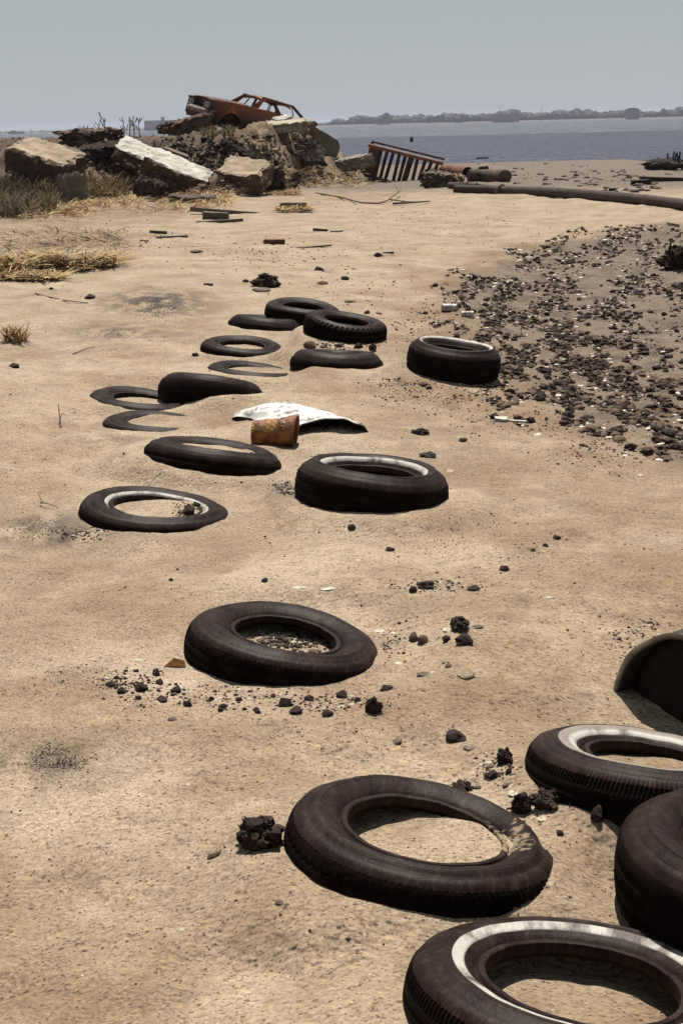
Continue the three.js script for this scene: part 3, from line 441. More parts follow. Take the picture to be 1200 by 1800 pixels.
  scatter('beach_pebbles', 'grey and brown pebbles sprinkled over the beach sand', 'pebbles', rockGeo(312, 1, .2, .7, [.13, .1, .08]), M.stone, peb[1]);
  scatter('beach_pebbles', 'pale shell crumbs sprinkled over the beach sand', 'shells', rockGeo(313, 1, .2, .5, [.5, .44, .36]), M.stone, peb[2]);
}
// ------------------------------------------------------------------ broken concrete and rubble on the mound
const up3 = new THREE.Vector3(0, 1, 0);
function slabGeo(L, T, W, seed, tone, o = {}) {               // a broken slab: ragged outline, chipped arrises, centred
  const nx = 30, ny = 10, nz = 18, r = rng(seed); let g = new THREE.BoxGeometry(1, 1, 1, nx, ny, nz); g.deleteAttribute('uv'); g.deleteAttribute('normal'); g = mergeVertices(g, 1e-4);
  const p = g.attributes.position, tap = o.taper ?? 0, cut = [0, 1, 2].map(() => { const a = r() * 6.28; return [Math.cos(a), Math.sin(a), (o.cut ?? .46) + r() * .16]; });
  for (let i = 0; i < p.count; i++) {
    let x = p.getX(i), y = p.getY(i), z = p.getZ(i);
    for (const [a, b, d] of cut) { const e = x * a + z * b - d; if (e > 0) { x -= a * e; z -= b * e; } }
    const edge = Math.max(Math.abs(x), Math.abs(z)) * 2, edgeY = Math.abs(y) * 2;
    z *= 1 - tap * (x + .5);
    x *= L; y *= T; z *= W;
    const k = o.rough ?? .05, s = Math.min(L, W), side = sm(.8, 1, edge);
    x += k * s * 1.3 * n3(x * 2.6 / s + seed, y * 3 / s, z * 2.6 / s) * side; z += k * s * 1.3 * n3(x * 2.6 / s, y * 3 / s + seed, z * 2.6 / s + 9) * side;
    y += k * T * .9 * n3(x * 3 / s, seed, z * 3 / s) + (edgeY > .9 && edge > .93 ? -Math.sign(y) * T * (.03 + .07 * Math.max(0, n3(x * 7 / s, y, z * 7 / s + seed))) : 0);
    const f1 = k * s * .34; x += f1 * n3(x * 9 / s, y * 9 / s + seed, z * 9 / s) * (.3 + side); y += f1 * .5 * n3(x * 10 / s + 5, y * 9 / s, z * 10 / s + seed); z += f1 * n3(x * 9 / s + 9, y * 9 / s, z * 9 / s + seed) * (.3 + side);
    p.setXYZ(i, x, y, z);
  }
  g = toCreasedNormals(g, .42); boxUV(g, 1.4);
  const side = o.side ?? tone.map((c) => c * .55);  // all faces but the top darker: shade put into the colour
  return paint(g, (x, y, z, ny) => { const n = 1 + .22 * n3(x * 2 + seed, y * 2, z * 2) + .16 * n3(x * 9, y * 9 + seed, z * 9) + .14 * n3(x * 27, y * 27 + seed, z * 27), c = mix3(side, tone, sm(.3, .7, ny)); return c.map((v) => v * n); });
}
const CONC = [.34, .29, .235], WHITEC = [.60, .56, .49], TANC = [.37, .29, .205], ASPH = [.075, .055, .046], DIRT = [.17, .11, .075];
// px, py: the slab's middle in the photograph; lift: how far its middle stands above the ground under that pixel's foot
function slab(name, label, cat, px, py, foot_, size, rot, tone, seed, o = {}) {
  const f = at(px, foot_), c = atZ(px, py, f.z - (o.behind ?? size[2] * .4)), g = group(name, label, cat, o.group);
  g.position.copy(c); g.rotation.set(rad(rot[0]), rad(rot[1]), rad(rot[2]), 'YXZ'); if (o.order) g.rotation.order = o.order;
  g.updateMatrix(); mesh(o.part ?? 'block', slabGeo(...size, seed, tone, o), M.rock, g); return g;
}
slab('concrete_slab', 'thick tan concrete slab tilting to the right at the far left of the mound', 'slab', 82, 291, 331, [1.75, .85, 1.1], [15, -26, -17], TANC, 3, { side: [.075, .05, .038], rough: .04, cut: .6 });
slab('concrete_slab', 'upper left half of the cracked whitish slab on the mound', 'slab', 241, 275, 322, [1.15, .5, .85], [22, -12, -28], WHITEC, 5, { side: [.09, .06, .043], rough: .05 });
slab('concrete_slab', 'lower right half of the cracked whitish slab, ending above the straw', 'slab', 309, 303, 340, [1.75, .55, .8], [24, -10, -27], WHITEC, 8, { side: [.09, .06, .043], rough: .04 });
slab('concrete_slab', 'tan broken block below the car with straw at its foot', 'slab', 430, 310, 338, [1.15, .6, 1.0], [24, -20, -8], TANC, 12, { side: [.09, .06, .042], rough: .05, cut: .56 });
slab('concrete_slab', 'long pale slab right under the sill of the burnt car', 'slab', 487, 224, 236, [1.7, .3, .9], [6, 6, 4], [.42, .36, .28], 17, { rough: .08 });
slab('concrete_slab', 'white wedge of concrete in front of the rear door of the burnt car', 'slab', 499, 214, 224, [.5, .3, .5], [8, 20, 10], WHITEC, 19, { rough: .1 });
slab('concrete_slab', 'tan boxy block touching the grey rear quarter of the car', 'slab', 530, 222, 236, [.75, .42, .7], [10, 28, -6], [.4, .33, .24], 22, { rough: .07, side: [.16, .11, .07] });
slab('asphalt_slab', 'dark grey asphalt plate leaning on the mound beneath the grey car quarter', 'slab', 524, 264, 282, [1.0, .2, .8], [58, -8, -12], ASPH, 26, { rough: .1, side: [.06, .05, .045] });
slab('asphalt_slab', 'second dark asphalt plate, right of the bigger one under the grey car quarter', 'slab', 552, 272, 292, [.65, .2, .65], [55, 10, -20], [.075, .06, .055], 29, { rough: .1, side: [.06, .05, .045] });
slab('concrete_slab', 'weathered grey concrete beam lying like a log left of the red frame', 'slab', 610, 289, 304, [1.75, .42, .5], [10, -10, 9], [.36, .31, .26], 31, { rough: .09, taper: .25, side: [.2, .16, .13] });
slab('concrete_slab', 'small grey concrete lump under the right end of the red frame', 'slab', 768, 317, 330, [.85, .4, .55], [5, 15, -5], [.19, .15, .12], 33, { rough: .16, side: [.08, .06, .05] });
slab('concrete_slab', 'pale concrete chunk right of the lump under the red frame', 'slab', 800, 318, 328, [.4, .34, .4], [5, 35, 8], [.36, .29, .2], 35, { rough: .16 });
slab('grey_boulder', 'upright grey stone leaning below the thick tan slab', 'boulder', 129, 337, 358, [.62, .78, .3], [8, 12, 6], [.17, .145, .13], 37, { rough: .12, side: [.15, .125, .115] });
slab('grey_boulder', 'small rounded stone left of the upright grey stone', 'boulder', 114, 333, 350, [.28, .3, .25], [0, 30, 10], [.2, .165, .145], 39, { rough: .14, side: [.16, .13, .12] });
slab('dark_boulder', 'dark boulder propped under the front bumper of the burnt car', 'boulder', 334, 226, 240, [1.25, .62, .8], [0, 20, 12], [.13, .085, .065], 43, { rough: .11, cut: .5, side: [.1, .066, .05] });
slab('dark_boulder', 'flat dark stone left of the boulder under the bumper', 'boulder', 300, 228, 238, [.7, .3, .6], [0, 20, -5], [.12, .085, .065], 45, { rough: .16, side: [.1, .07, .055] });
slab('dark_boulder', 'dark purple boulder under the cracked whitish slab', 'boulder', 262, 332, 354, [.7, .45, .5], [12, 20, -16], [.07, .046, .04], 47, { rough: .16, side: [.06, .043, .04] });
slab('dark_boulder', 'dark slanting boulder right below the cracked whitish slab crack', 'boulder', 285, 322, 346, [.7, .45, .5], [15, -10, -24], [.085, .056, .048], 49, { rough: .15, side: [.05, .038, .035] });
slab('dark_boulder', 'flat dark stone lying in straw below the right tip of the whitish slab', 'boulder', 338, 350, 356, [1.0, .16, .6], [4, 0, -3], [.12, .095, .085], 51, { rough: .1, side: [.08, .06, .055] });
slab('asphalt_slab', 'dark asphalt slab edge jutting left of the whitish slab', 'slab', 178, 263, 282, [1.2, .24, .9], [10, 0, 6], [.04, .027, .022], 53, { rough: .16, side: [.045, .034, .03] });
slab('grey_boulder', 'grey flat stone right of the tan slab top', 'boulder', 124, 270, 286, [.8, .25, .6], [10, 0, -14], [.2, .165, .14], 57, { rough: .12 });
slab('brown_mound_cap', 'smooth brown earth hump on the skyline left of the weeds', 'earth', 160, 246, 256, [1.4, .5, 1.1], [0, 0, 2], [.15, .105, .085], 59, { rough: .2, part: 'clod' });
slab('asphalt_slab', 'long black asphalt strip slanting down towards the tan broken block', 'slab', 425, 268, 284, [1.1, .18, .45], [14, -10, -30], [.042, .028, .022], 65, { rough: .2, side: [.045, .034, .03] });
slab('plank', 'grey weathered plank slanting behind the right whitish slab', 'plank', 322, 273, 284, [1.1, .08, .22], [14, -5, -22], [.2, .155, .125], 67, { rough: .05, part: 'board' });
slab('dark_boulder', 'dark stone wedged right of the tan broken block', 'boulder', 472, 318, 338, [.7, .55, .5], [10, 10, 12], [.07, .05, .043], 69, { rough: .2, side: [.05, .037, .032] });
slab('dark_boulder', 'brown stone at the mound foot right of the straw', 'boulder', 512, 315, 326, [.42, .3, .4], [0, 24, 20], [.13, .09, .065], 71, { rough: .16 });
{
  // loose rubble: picked out singly where it shows, each kind alike
  const r = rng(611), kinds = [['slag', 'black asphalt lump in the rubble of the mound', 'asphalt lumps in the rubble of the mound', .55, 'asphalt_lump'], ['grey', 'grey brown stone in the rubble of the mound', 'grey brown stones in the rubble of the mound', .8, 'rubble_stone'], ['tan', 'tan concrete chunk in the rubble of the mound', 'tan concrete chunks in the rubble of the mound', .8, 'concrete_chunk']];
  const put = (px, py, wpx, k) => { const p = at(px, py), s = wpx * mpp(p), [kind, label, grp, sq, nm] = kinds[k], m = rockMesh(kind, (r() * bank[kind].length) | 0); m.name = numbered(nm); m.userData = {}; scene.add(tag(m, label, kind === 'slag' ? 'asphalt lump' : 'stone', grp)); m.scale.set(s * 1.1, s * (.7 + .5 * r()), s * (.8 + .4 * r())); m.rotation.set(.3 * (r() - .5), r() * 6.28, .4 * (r() - .5)); m.position.copy(p); m.position.y -= s * .12; };
  for (let k = 0; k < 210; k++) { const px = 20 + r() * 450, py = 243 + r() * 85 * (px < 250 ? .9 : 1) + 3; put(px, py, 5 + 15 * r() * r(), r() < .62 ? 0 : r() < .75 ? 1 : 2); }
  for (let k = 0; k < 42; k++) { const px = 430 + r() * 180, py = 240 + (px - 430) * .14 + r() * 62; put(px, py, 6 + 12 * r() * r(), r() < .3 ? 0 : r() < .5 ? 1 : 2); }
  for (let k = 0; k < 40; k++) { const px = 300 + r() * 120, py = 244 + r() * 60; put(px, py, 6 + 12 * r(), 0); }
  const grit = [[], []]; for (let k = 0; k < 11000; k++) { const px = 10 + r() * 640, py = 236 + r() * 118, p = at(px, py), m = moundShape(p.x, p.z); if (m < .05 || p.z < -60) continue; if (px > 420 && r() < .35) continue; grit[r() < .6 ? 0 : 1].push([p.x, p.z, .04 + .2 * r() * r() * r(), .8, r()]); }
  scatter('mound_rubble', 'black asphalt crumbs covering the rubble mound', 'rubble', rockGeo(321, 1, .3, .8, SLAG, .3), M.slag, grit[0]); scatter('mound_rubble', 'brown and tan crumbs covering the rubble mound', 'rubble', rockGeo(322, 1, .25, .7, [.2, .145, .1], .1), M.stone, grit[1]);
}
// ------------------------------------------------------------------ the burnt-out car
const RUST = [.44, .135, .03], RUSTD = [.15, .05, .024], BURNT_AND_SHADE = [.028, .019, .016], GREYP = [.115, .095, .076];
function rustAt(x, y, z, s = 0) { const n = .5 + fbm(x * 1.6 + s, y * 2.2 + z, 4) * 1.5, f = fbm(x * 9 + s, y * 9 + z * 7, 3); let c = mix3(RUST, RUSTD, clamp(n * 1.15 + .12 + f * .6)); c = mix3(c, BURNT_AND_SHADE, clamp((f - .2) * 2.2)); return c; }
function bar(a, b, w, h, mat, parent, name, fn) {             // a straight square bar between two points
  const A = new THREE.Vector3(...a), B = new THREE.Vector3(...b), d = B.clone().sub(A), g = new THREE.BoxGeometry(d.length(), h, w, Math.max(2, Math.ceil(d.length() / .12)), 1, 1);
  g.applyQuaternion(new THREE.Quaternion().setFromUnitVectors(new THREE.Vector3(1, 0, 0), d.clone().normalize())); g.translate(...A.clone().add(B).multiplyScalar(.5).toArray());
  boxUV(g, 2); paint(g, fn ?? ((x, y, z) => rustAt(x, y, z, 3))); return mesh(name, g, mat, parent);
}
{
  const car = group('car_wreck', 'burnt-out rusty car shell without wheels, nose up on top of the rubble mound', 'car');
  const c = atZ(453, 245, -48.2); car.position.copy(c); car.rotation.set(rad(-7), rad(213), rad(13), 'YZX'); car.scale.setScalar(.97);
  const HW = .92, bulgeZ = (y) => HW - .07 * Math.pow(clamp((y - .55) / .42), 2) - .05 * Math.pow(clamp((.5 - y) / .4), 2);
  const hood = curve([[-2.72, .70], [-2.6, .86], [-1.2, .96], [-.9, .97], [.95, .95], [1.6, .93], [2.35, .88], [2.5, .84]]);
  // body side with open wheel arches
  const side = new THREE.Shape(); side.moveTo(-2.72, .70); for (let x = -2.6; x <= 2.35; x += .15) side.lineTo(x, hood(x)); side.lineTo(2.42, .84); side.lineTo(2.44, .34); side.lineTo(2.2, .24); side.lineTo(2.02, .2);
  side.absarc(1.62, .22, .4, 0, Math.PI, false); side.lineTo(-1.15, .16); side.absarc(-1.55, .22, .4, 0, Math.PI, false); side.lineTo(-2.3, .24); side.lineTo(-2.68, .32); side.lineTo(-2.72, .70);
  const sideGeo = (sgn) => { let g = new THREE.ExtrudeGeometry(side, { depth: .03, bevelEnabled: true, bevelSize: .012, bevelThickness: .012, bevelSegments: 2, curveSegments: 16 }); const p = g.attributes.position;
    for (let i = 0; i < p.count; i++) { const x = p.getX(i), y = p.getY(i), taper = 1 - .10 * sm(1.6, 2.5, x) - .06 * sm(1.6, 2.7, -x); p.setZ(i, sgn * (p.getZ(i) - .03 + bulgeZ(y) * taper) + .012 * n3(x * 2.4, y * 3, sgn)); p.setY(i, y - .17 * Math.max(0, -1.0 - x) + .01 * n3(x * 2, y * 3, sgn + 4)); }
    if (sgn < 0) { const ix = []; for (let i = 0; i < p.count; i += 3) ix.push(i, i + 2, i + 1); g.setIndex(ix); } g = mergeVertices((g.deleteAttribute('normal'), g.deleteAttribute('uv'), g), 1e-4); g = toCreasedNormals(g, .5); boxUV(g, 2);
    return paint(g, (x, y, z) => { const gr = sm(-.75, -1.15, x + .25 * fbm(x * 3, y * 3, 3)); let q = mix3(rustAt(x, y, 0, 1), BURNT_AND_SHADE, .85 * sm(.62, .34, y + .12 * fbm(x * 2, y * 2 + 8, 3)) + .5 * sm(2.0, 2.44, x)); const n = 1 + .3 * fbm(x * 2, y * 3, 3); return mix3(q, GREYP.map((v) => v * n), gr); }); };  // charred nose; black shading along the lower body is painted in
  mesh('body_side', sideGeo(-1), M.rust, car); mesh('body_side', sideGeo(1), M.rust, car);
  const sheet = (name, f, nu, nv, thick, fn, parent = car) => { const p = [], ix = []; for (const t of [0, thick]) for (let j = 0; j <= nv; j++) for (let i = 0; i <= nu; i++) { const q = f(i / nu, j / nv); p.push(q[0], q[1] - t, q[2]); }
    const s = (nu + 1) * (nv + 1); for (let j = 0; j < nv; j++) for (let i = 0; i < nu; i++) { const a = j * (nu + 1) + i; ix.push(a, a + 1, a + nu + 2, a, a + nu + 2, a + nu + 1, a + s, a + nu + 2 + s, a + 1 + s, a + s, a + nu + 1 + s, a + nu + 2 + s); }
    const rim = []; for (let i = 0; i <= nu; i++) rim.push(i); for (let j = 1; j <= nv; j++) rim.push(j * (nu + 1) + nu); for (let i = nu - 1; i >= 0; i--) rim.push(nv * (nu + 1) + i); for (let j = nv - 1; j > 0; j--) rim.push(j * (nu + 1)); rim.forEach((a, i) => { const b = rim[(i + 1) % rim.length]; ix.push(a, b, b + s, a, b + s, a + s); });
    let g = new THREE.BufferGeometry(); g.setAttribute('position', new THREE.Float32BufferAttribute(p, 3)); g.setIndex(ix); g = toCreasedNormals(g, .7); boxUV(g, 2); paint(g, fn); return mesh(name, g, M.rust, parent); };
  const rustF = (x, y, z) => rustAt(x, z, y, 7), darkF = (x, y, z) => mix3(rustAt(x, z, y, 9), BURNT_AND_SHADE, .72);
  sheet('hood', (u, v) => { const x = lerp(1.02, 2.36, u), w = (v * 2 - 1) * .84 * (1 - .1 * sm(1.6, 2.5, x)); return [x, hood(x) + .02 + .05 * (1 - Math.pow(v * 2 - 1, 2)) - .03 * sm(.9, 1, u), w]; }, 14, 12, .02, darkF);
  sheet('trunk_lid', (u, v) => { const x = lerp(-2.68, -1.25, u), w = (v * 2 - 1) * .84 * (1 - .06 * sm(1.6, 2.7, -x)); return [x, hood(x) + .012 + .03 * (1 - Math.pow(v * 2 - 1, 2)) - .17 * Math.max(0, -1.0 - x), w]; }, 10, 10, .02, (x, y, z) => GREYP.map((q) => q * (.8 + .4 * n2(x * 3, z * 3))));
  sheet('floor_pan', (u, v) => [lerp(-2.3, 1.2, u), .2 - .17 * Math.max(0, -1.0 - lerp(-2.3, 1.2, u)) + .08 * Math.exp(-Math.pow((v - .5) / .12, 2)), (v * 2 - 1) * .82], 14, 10, .03, darkF);
  const roofY = curve([[-.72, 1.30], [-.5, 1.36], [0, 1.40], [.35, 1.385], [.56, 1.33]]);
  sheet('roof', (u, v) => { const x = lerp(-.7, .55, u), s = v * 2 - 1; return [x - .08 * s * s * (u < .5 ? -1 : 1) * Math.abs(u - .5) * 2, roofY(x) - .075 * Math.pow(Math.abs(s), 3), s * .66]; }, 14, 14, .045, (x, y, z) => mix3(rustAt(x, z, y, 7), BURNT_AND_SHADE, .25 + .3 * sm(0, .5, z)));
  sheet('firewall', (u, v) => [1.02 + .03 * u, lerp(.22, .93, u), (v * 2 - 1) * .84], 6, 8, .03, darkF);
  sheet('cowl', (u, v) => [lerp(.82, 1.03, u), .955 + .01 * u, (v * 2 - 1) * .84], 3, 8, .02, rustF);
  for (const s of [-1, 1]) for (const x of [1.62, -1.55]) { const dy = x < 0 ? -.1 : 0; sheet('wheel_housing', (u, v) => { const a = u * Math.PI; return [x + .43 * Math.cos(a), .2 + dy + .43 * Math.sin(a), s * lerp(.88, .48, v)]; }, 10, 3, .015, darkF); sheet('housing_wall', (u, v) => [x + lerp(-.45, .45, u), lerp(.12, .64, v) + dy, s * (.47 + .02 * v)], 4, 4, .015, darkF); }
  for (const s of [-1, 1]) {
    sheet('windshield_pillar', (u, v) => { const x = lerp(.98, .52, u) - lerp(.26, .10, u) * v, y = lerp(.94, 1.335, u); return [x, y, s * lerp(.85, .66, u)]; }, 6, 4, .04, rustF);
    bar([.02, .94, s * .86], [-.02, 1.36, s * .66], .06, .07, M.rust, car, 'door_pillar', darkF);
    bar([.36, .95, s * .86], [.2, 1.37, s * .66], .03, .035, M.rust, car, 'vent_window_post', darkF);
    bar([-1.12, .96, s * .84], [-.66, 1.315, s * .645], .10, .075, M.rust, car, 'rear_pillar', darkF);
    bar([-.66, .96, s * .86], [-.62, 1.33, s * .66], .025, .03, M.rust, car, 'window_post', darkF);
    bar([.52, 1.335, s * .665], [-.68, 1.305, s * .65], .05, .06, M.rust, car, 'roof_rail', darkF);
    for (const z of [.5, .7]) { const t = new THREE.TorusGeometry(.085, .022, 8, 20).rotateY(Math.PI / 2).translate(2.43, .70, s * z * .98); boxUV(t); mesh('headlight_ring', t, M.chrome, car); const b = new THREE.SphereGeometry(.07, 14, 10).scale(.5, 1, 1).translate(2.38, .70, s * z * .98); boxUV(b); paint(b, () => [.12, .09, .07]); mesh('headlight_bowl', b, M.rust, car); }
    sheet('front_fender_nose', (u, v) => [lerp(2.3, 2.46, u), lerp(.90, .87, u) - .015 * v, s * lerp(.78, .5, v)], 4, 4, .05, darkF);
  }
  // grille hollow: back wall, bars, lower valance, bumper
  sheet('radiator_support', (u, v) => [2.18 + .01 * u, lerp(.3, .84, u), (v * 2 - 1) * .76], 4, 6, .03, (x, y, z) => BURNT_AND_SHADE);
  for (const y of [.62, .70, .78]) bar([2.4, y, -.42], [2.4, y, .42], .02, .018, M.rust, car, 'grille_bar', (x, yy, z) => [.10, .07, .055]);
  bar([2.42, .84, -.78], [2.42, .84, .78], .07, .05, M.rust, car, 'hood_edge', (x, y, z) => mix3(BURNT_AND_SHADE, [.3, .26, .24], clamp(.2 + n2(z * 4, 1))));
  sheet('bumper', (u, v) => { const z = (v * 2 - 1) * .96, q = Math.abs(v * 2 - 1); const a = u * Math.PI; return [2.5 + .06 * Math.sin(a) - .22 * Math.pow(q, 3), .42 + .17 * u + .05 * (v - .5), z]; }, 8, 18, .03, (x, y, z) => mix3([.30, .27, .27], RUSTD, clamp(.35 + fbm(z * 3, y * 6, 3) * 1.5)));
  sheet('valance', (u, v) => [2.40 + .03 * u, lerp(.26, .42, u), (v * 2 - 1) * .8], 4, 8, .03, (x, y, z) => mix3(BURNT_AND_SHADE, RUSTD, .4));
  bar([1.85, .16, -.7], [1.4, .1, -.72], .12, .07, M.chrome, car, 'suspension_arm', () => [1, 1, 1]);
  for (const x of [1.62, -1.55]) bar([x, .26, -.78], [x, .26, .78], .1, .1, M.rust, car, 'axle', darkF);
  bar([-2.5, .70, -.45], [-1.2, .96, -.45], .02, .012, M.rust, car, 'trunk_trim', (x, y, z) => [.3, .27, .24]);
}
// ------------------------------------------------------------------ red steel frame, pipes
{
  const fr = group('steel_frame', 'rusty red steel frame with upright slats lying on the sand right of the mound', 'frame');
  const p0 = at(634, 312); fr.position.copy(p0); fr.scale.setScalar(1.12); fr.rotation.set(rad(8), rad(-10), rad(-15), 'YXZ');
  const redF = (x, y, z) => { const n = fbm(x * 2, y * 3 + z, 4); return mix3([.17, .042, .02], [.04, .02, .015], clamp(.45 + n * 1.6)); }, blk = (x, y, z) => mix3([.03, .018, .015], [.10, .04, .025], clamp(.2 + n2(x * 5, y * 5)));  // blk puts the backlit darkness of slats and rails into the colour
  const plate = new THREE.BoxGeometry(.06, 1.0, .75, 1, 8, 6).rotateY(.6).translate(.24, .5, -.18); boxUV(plate, 2); mesh('end_plate', paint(plate, redF), M.rust, fr);
  bar([.02, 1.0, .1], [2.3, 1.0, .05], .12, .09, M.rust, fr, 'top_rail', (x, y, z) => mix3(redF(x, y, z), [.30, .17, .12], clamp(.5 - x * .1)));  // paler than the rest: sunlit tone painted onto the rail
  bar([.04, 1.03, -.42], [2.28, 1.03, -.5], .06, .05, M.rust, fr, 'rear_rail', blk); bar([.1, .12, .06], [2.25, .04, .05], .1, .1, M.rust, fr, 'bottom_rail', blk);
  for (let i = 0; i < 10; i++) { const x = .42 + i * .185, wide = i === 5 ? .17 : .1; bar([x - .03 * (i % 3), .1, .06], [x + (i > 6 ? .05 : 0), .98, .06], .05, wide, M.rust, fr, 'slat', blk); }
  const e = new THREE.BoxGeometry(.45, .62, .5, 4, 4, 4).translate(2.2, .42, -.1); boxUV(e, 2); mesh('end_box', paint(e, blk), M.rust, fr);
  bar([2.0, .76, .16], [2.44, .72, .14], .16, .05, M.rust, fr, 'end_cap', () => [.42, .34, .28]); bar([1.9, .2, .12], [2.15, .8, .12], .06, .06, M.rust, fr, 'brace', redF);
}
const PIPE = [.06, .033, .026];
function pipe(label, pts, r, o = {}) {
  const g = group('pipe', label, 'pipe'), P = pts.map(([x, y, l]) => { const p = at(x, y); p.y += l; return p; }), cv = new THREE.CatmullRomCurve3(P), L = cv.getLength(), n = Math.ceil(L / (o.step ?? .1));
  const fr = cv.computeFrenetFrames(n, false), pos = [], ix = [], m = 18;
  for (const inner of [0, 1]) for (let i = 0; i <= n; i++) { const u = i / n, c = cv.getPointAt(u), rr = (inner ? o.bore ?? .86 : 1) * r * (1 + (o.rings ? .07 * Math.max(0, Math.sin(u * L / o.rings * 6.28)) : 0) + .03 * n2(u * L * 3, 5) + .02 * n2(u * L * 11, 9)); for (let k = 0; k < m; k++) { const a = k / m * 6.283, q = rr * (1 + .04 * n2(Math.cos(a) + u * L * 2, Math.sin(a))); const v = fr.normals[i].clone().multiplyScalar(Math.cos(a) * q).addScaledVector(fr.binormals[i], Math.sin(a) * q).add(c); pos.push(v.x, v.y, v.z); } }
  const S = (n + 1) * m; for (let i = 0; i < n; i++) for (let k = 0; k < m; k++) { const a = i * m + k, b = i * m + (k + 1) % m; ix.push(a, b, b + m, a, b + m, a + m, a + S, b + m + S, b + S, a + S, a + m + S, b + m + S); }
  for (const i of [0, n]) for (let k = 0; k < m; k++) { const a = i * m + k, b = i * m + (k + 1) % m; ix.push(a, b, b + S, a, b + S, a + S); }
  const q = new THREE.BufferGeometry(); q.setAttribute('position', new THREE.Float32BufferAttribute(pos, 3)); q.setIndex(ix); q.computeVertexNormals(); const gg = boxUV(q, 2); gg.translate(-P[0].x, -P[0].y, -P[0].z); g.position.copy(P[0]);
  paint(gg, (x, y, z) => { const t = fbm(x * 1.2 + r * 99, y * 4 + z * 1.2, 4); return mix3(o.tone ?? PIPE, o.tone2 ?? [.035, .022, .018], clamp(.4 + t * 1.6)); }); mesh('tube', gg, M.rust, g);
  if (o.joint) for (const u of o.joint) { const c = cv.getPointAt(u).sub(P[0]), tn = cv.getTangentAt(u), t = new THREE.CylinderGeometry(r * 1.35, r * 1.35, r * 1.1, 20).applyQuaternion(new THREE.Quaternion().setFromUnitVectors(up3, tn)).translate(c.x, c.y, c.z); boxUV(t, 2); mesh('joint_collar', paint(t, (x, y, z) => mix3([.2, .12, .085], [.07, .045, .035], clamp(.5 + n2(x * 6, z * 6)))), M.rust, g); }
  return g;
}
pipe('long dark rusty pipe running out of frame at right across the sand', [[800, 338, .08], [880, 341, .09], [960, 345, .1], [1040, 351, .1], [1110, 358, .1], [1192, 368, .1], [1300, 382, .1]], .115, { joint: [.108] });
pipe('thin pipe in front of the ribbed rusty pipe, left of the long pipe', [[790, 331, .08], [812, 333, .1], [838, 334, .1]], .09, { joint: [.75] });
pipe('orange rusty short pipe between the red frame and the ribbed pipe', [[779, 306, .16], [800, 308, .16], [822, 311, .15]], .2, { tone: [.2, .062, .025], tone2: [.07, .03, .02] });
pipe('thick ribbed rusty pipe section behind the long pipe', [[823, 319, .17], [850, 319.6, .17], [888, 320, .17]], .21, { rings: .62, bore: .06, tone: [.12, .07, .05], tone2: [.04, .026, .02] });
// ------------------------------------------------------------------ drum, can, white panel, cans
{
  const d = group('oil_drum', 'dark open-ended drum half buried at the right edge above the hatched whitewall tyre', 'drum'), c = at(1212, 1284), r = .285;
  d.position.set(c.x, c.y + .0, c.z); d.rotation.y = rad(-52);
  const mk = (rr, y0, y1, open) => { const pts = []; for (let i = 0; i <= 40; i++) { const t = i / 40; pts.push(new THREE.Vector2(rr + .012 * Math.exp(-Math.pow((t - .35) / .02, 2)) + .012 * Math.exp(-Math.pow((t - .67) / .02, 2)) + (t < .02 || t > .985 ? .008 : 0), y0 + (y1 - y0) * t)); } if (!open) pts.push(new THREE.Vector2(rr - .05, y1), new THREE.Vector2(0, y1)); for (let i = 40; i >= 0; i--) pts.push(new THREE.Vector2(rr - .012, y0 + (y1 - y0 - .02) * i / 40)); pts.push(pts[0].clone()); return new THREE.LatheGeometry(pts, 64); };
  const g = mk(r, 0, .86, false).rotateX(-Math.PI / 2); const p = g.attributes.position; for (let i = 0; i < p.count; i++) { const s = 1 + .02 * n3(p.getX(i) * 4, p.getY(i) * 4, p.getZ(i) * 3); p.setXYZ(i, p.getX(i) * s, p.getY(i) * s * .97, p.getZ(i)); } g.computeVertexNormals(); boxUV(g, 2);
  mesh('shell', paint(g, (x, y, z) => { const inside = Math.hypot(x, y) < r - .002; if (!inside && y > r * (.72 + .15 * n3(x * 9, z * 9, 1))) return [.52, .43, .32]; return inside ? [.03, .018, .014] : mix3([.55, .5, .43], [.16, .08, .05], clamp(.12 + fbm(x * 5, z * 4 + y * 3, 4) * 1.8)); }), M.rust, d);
  const fill = new THREE.SphereGeometry(r * .97, 32, 16).scale(1, 1, .22).translate(0, 0, -.085); boxUV(fill, 4); mesh('added_shade_fill', paint(fill, () => [.012, .008, .007]), M.slag, d);  // added dark body, stands in for the black shade in the drum mouth
}
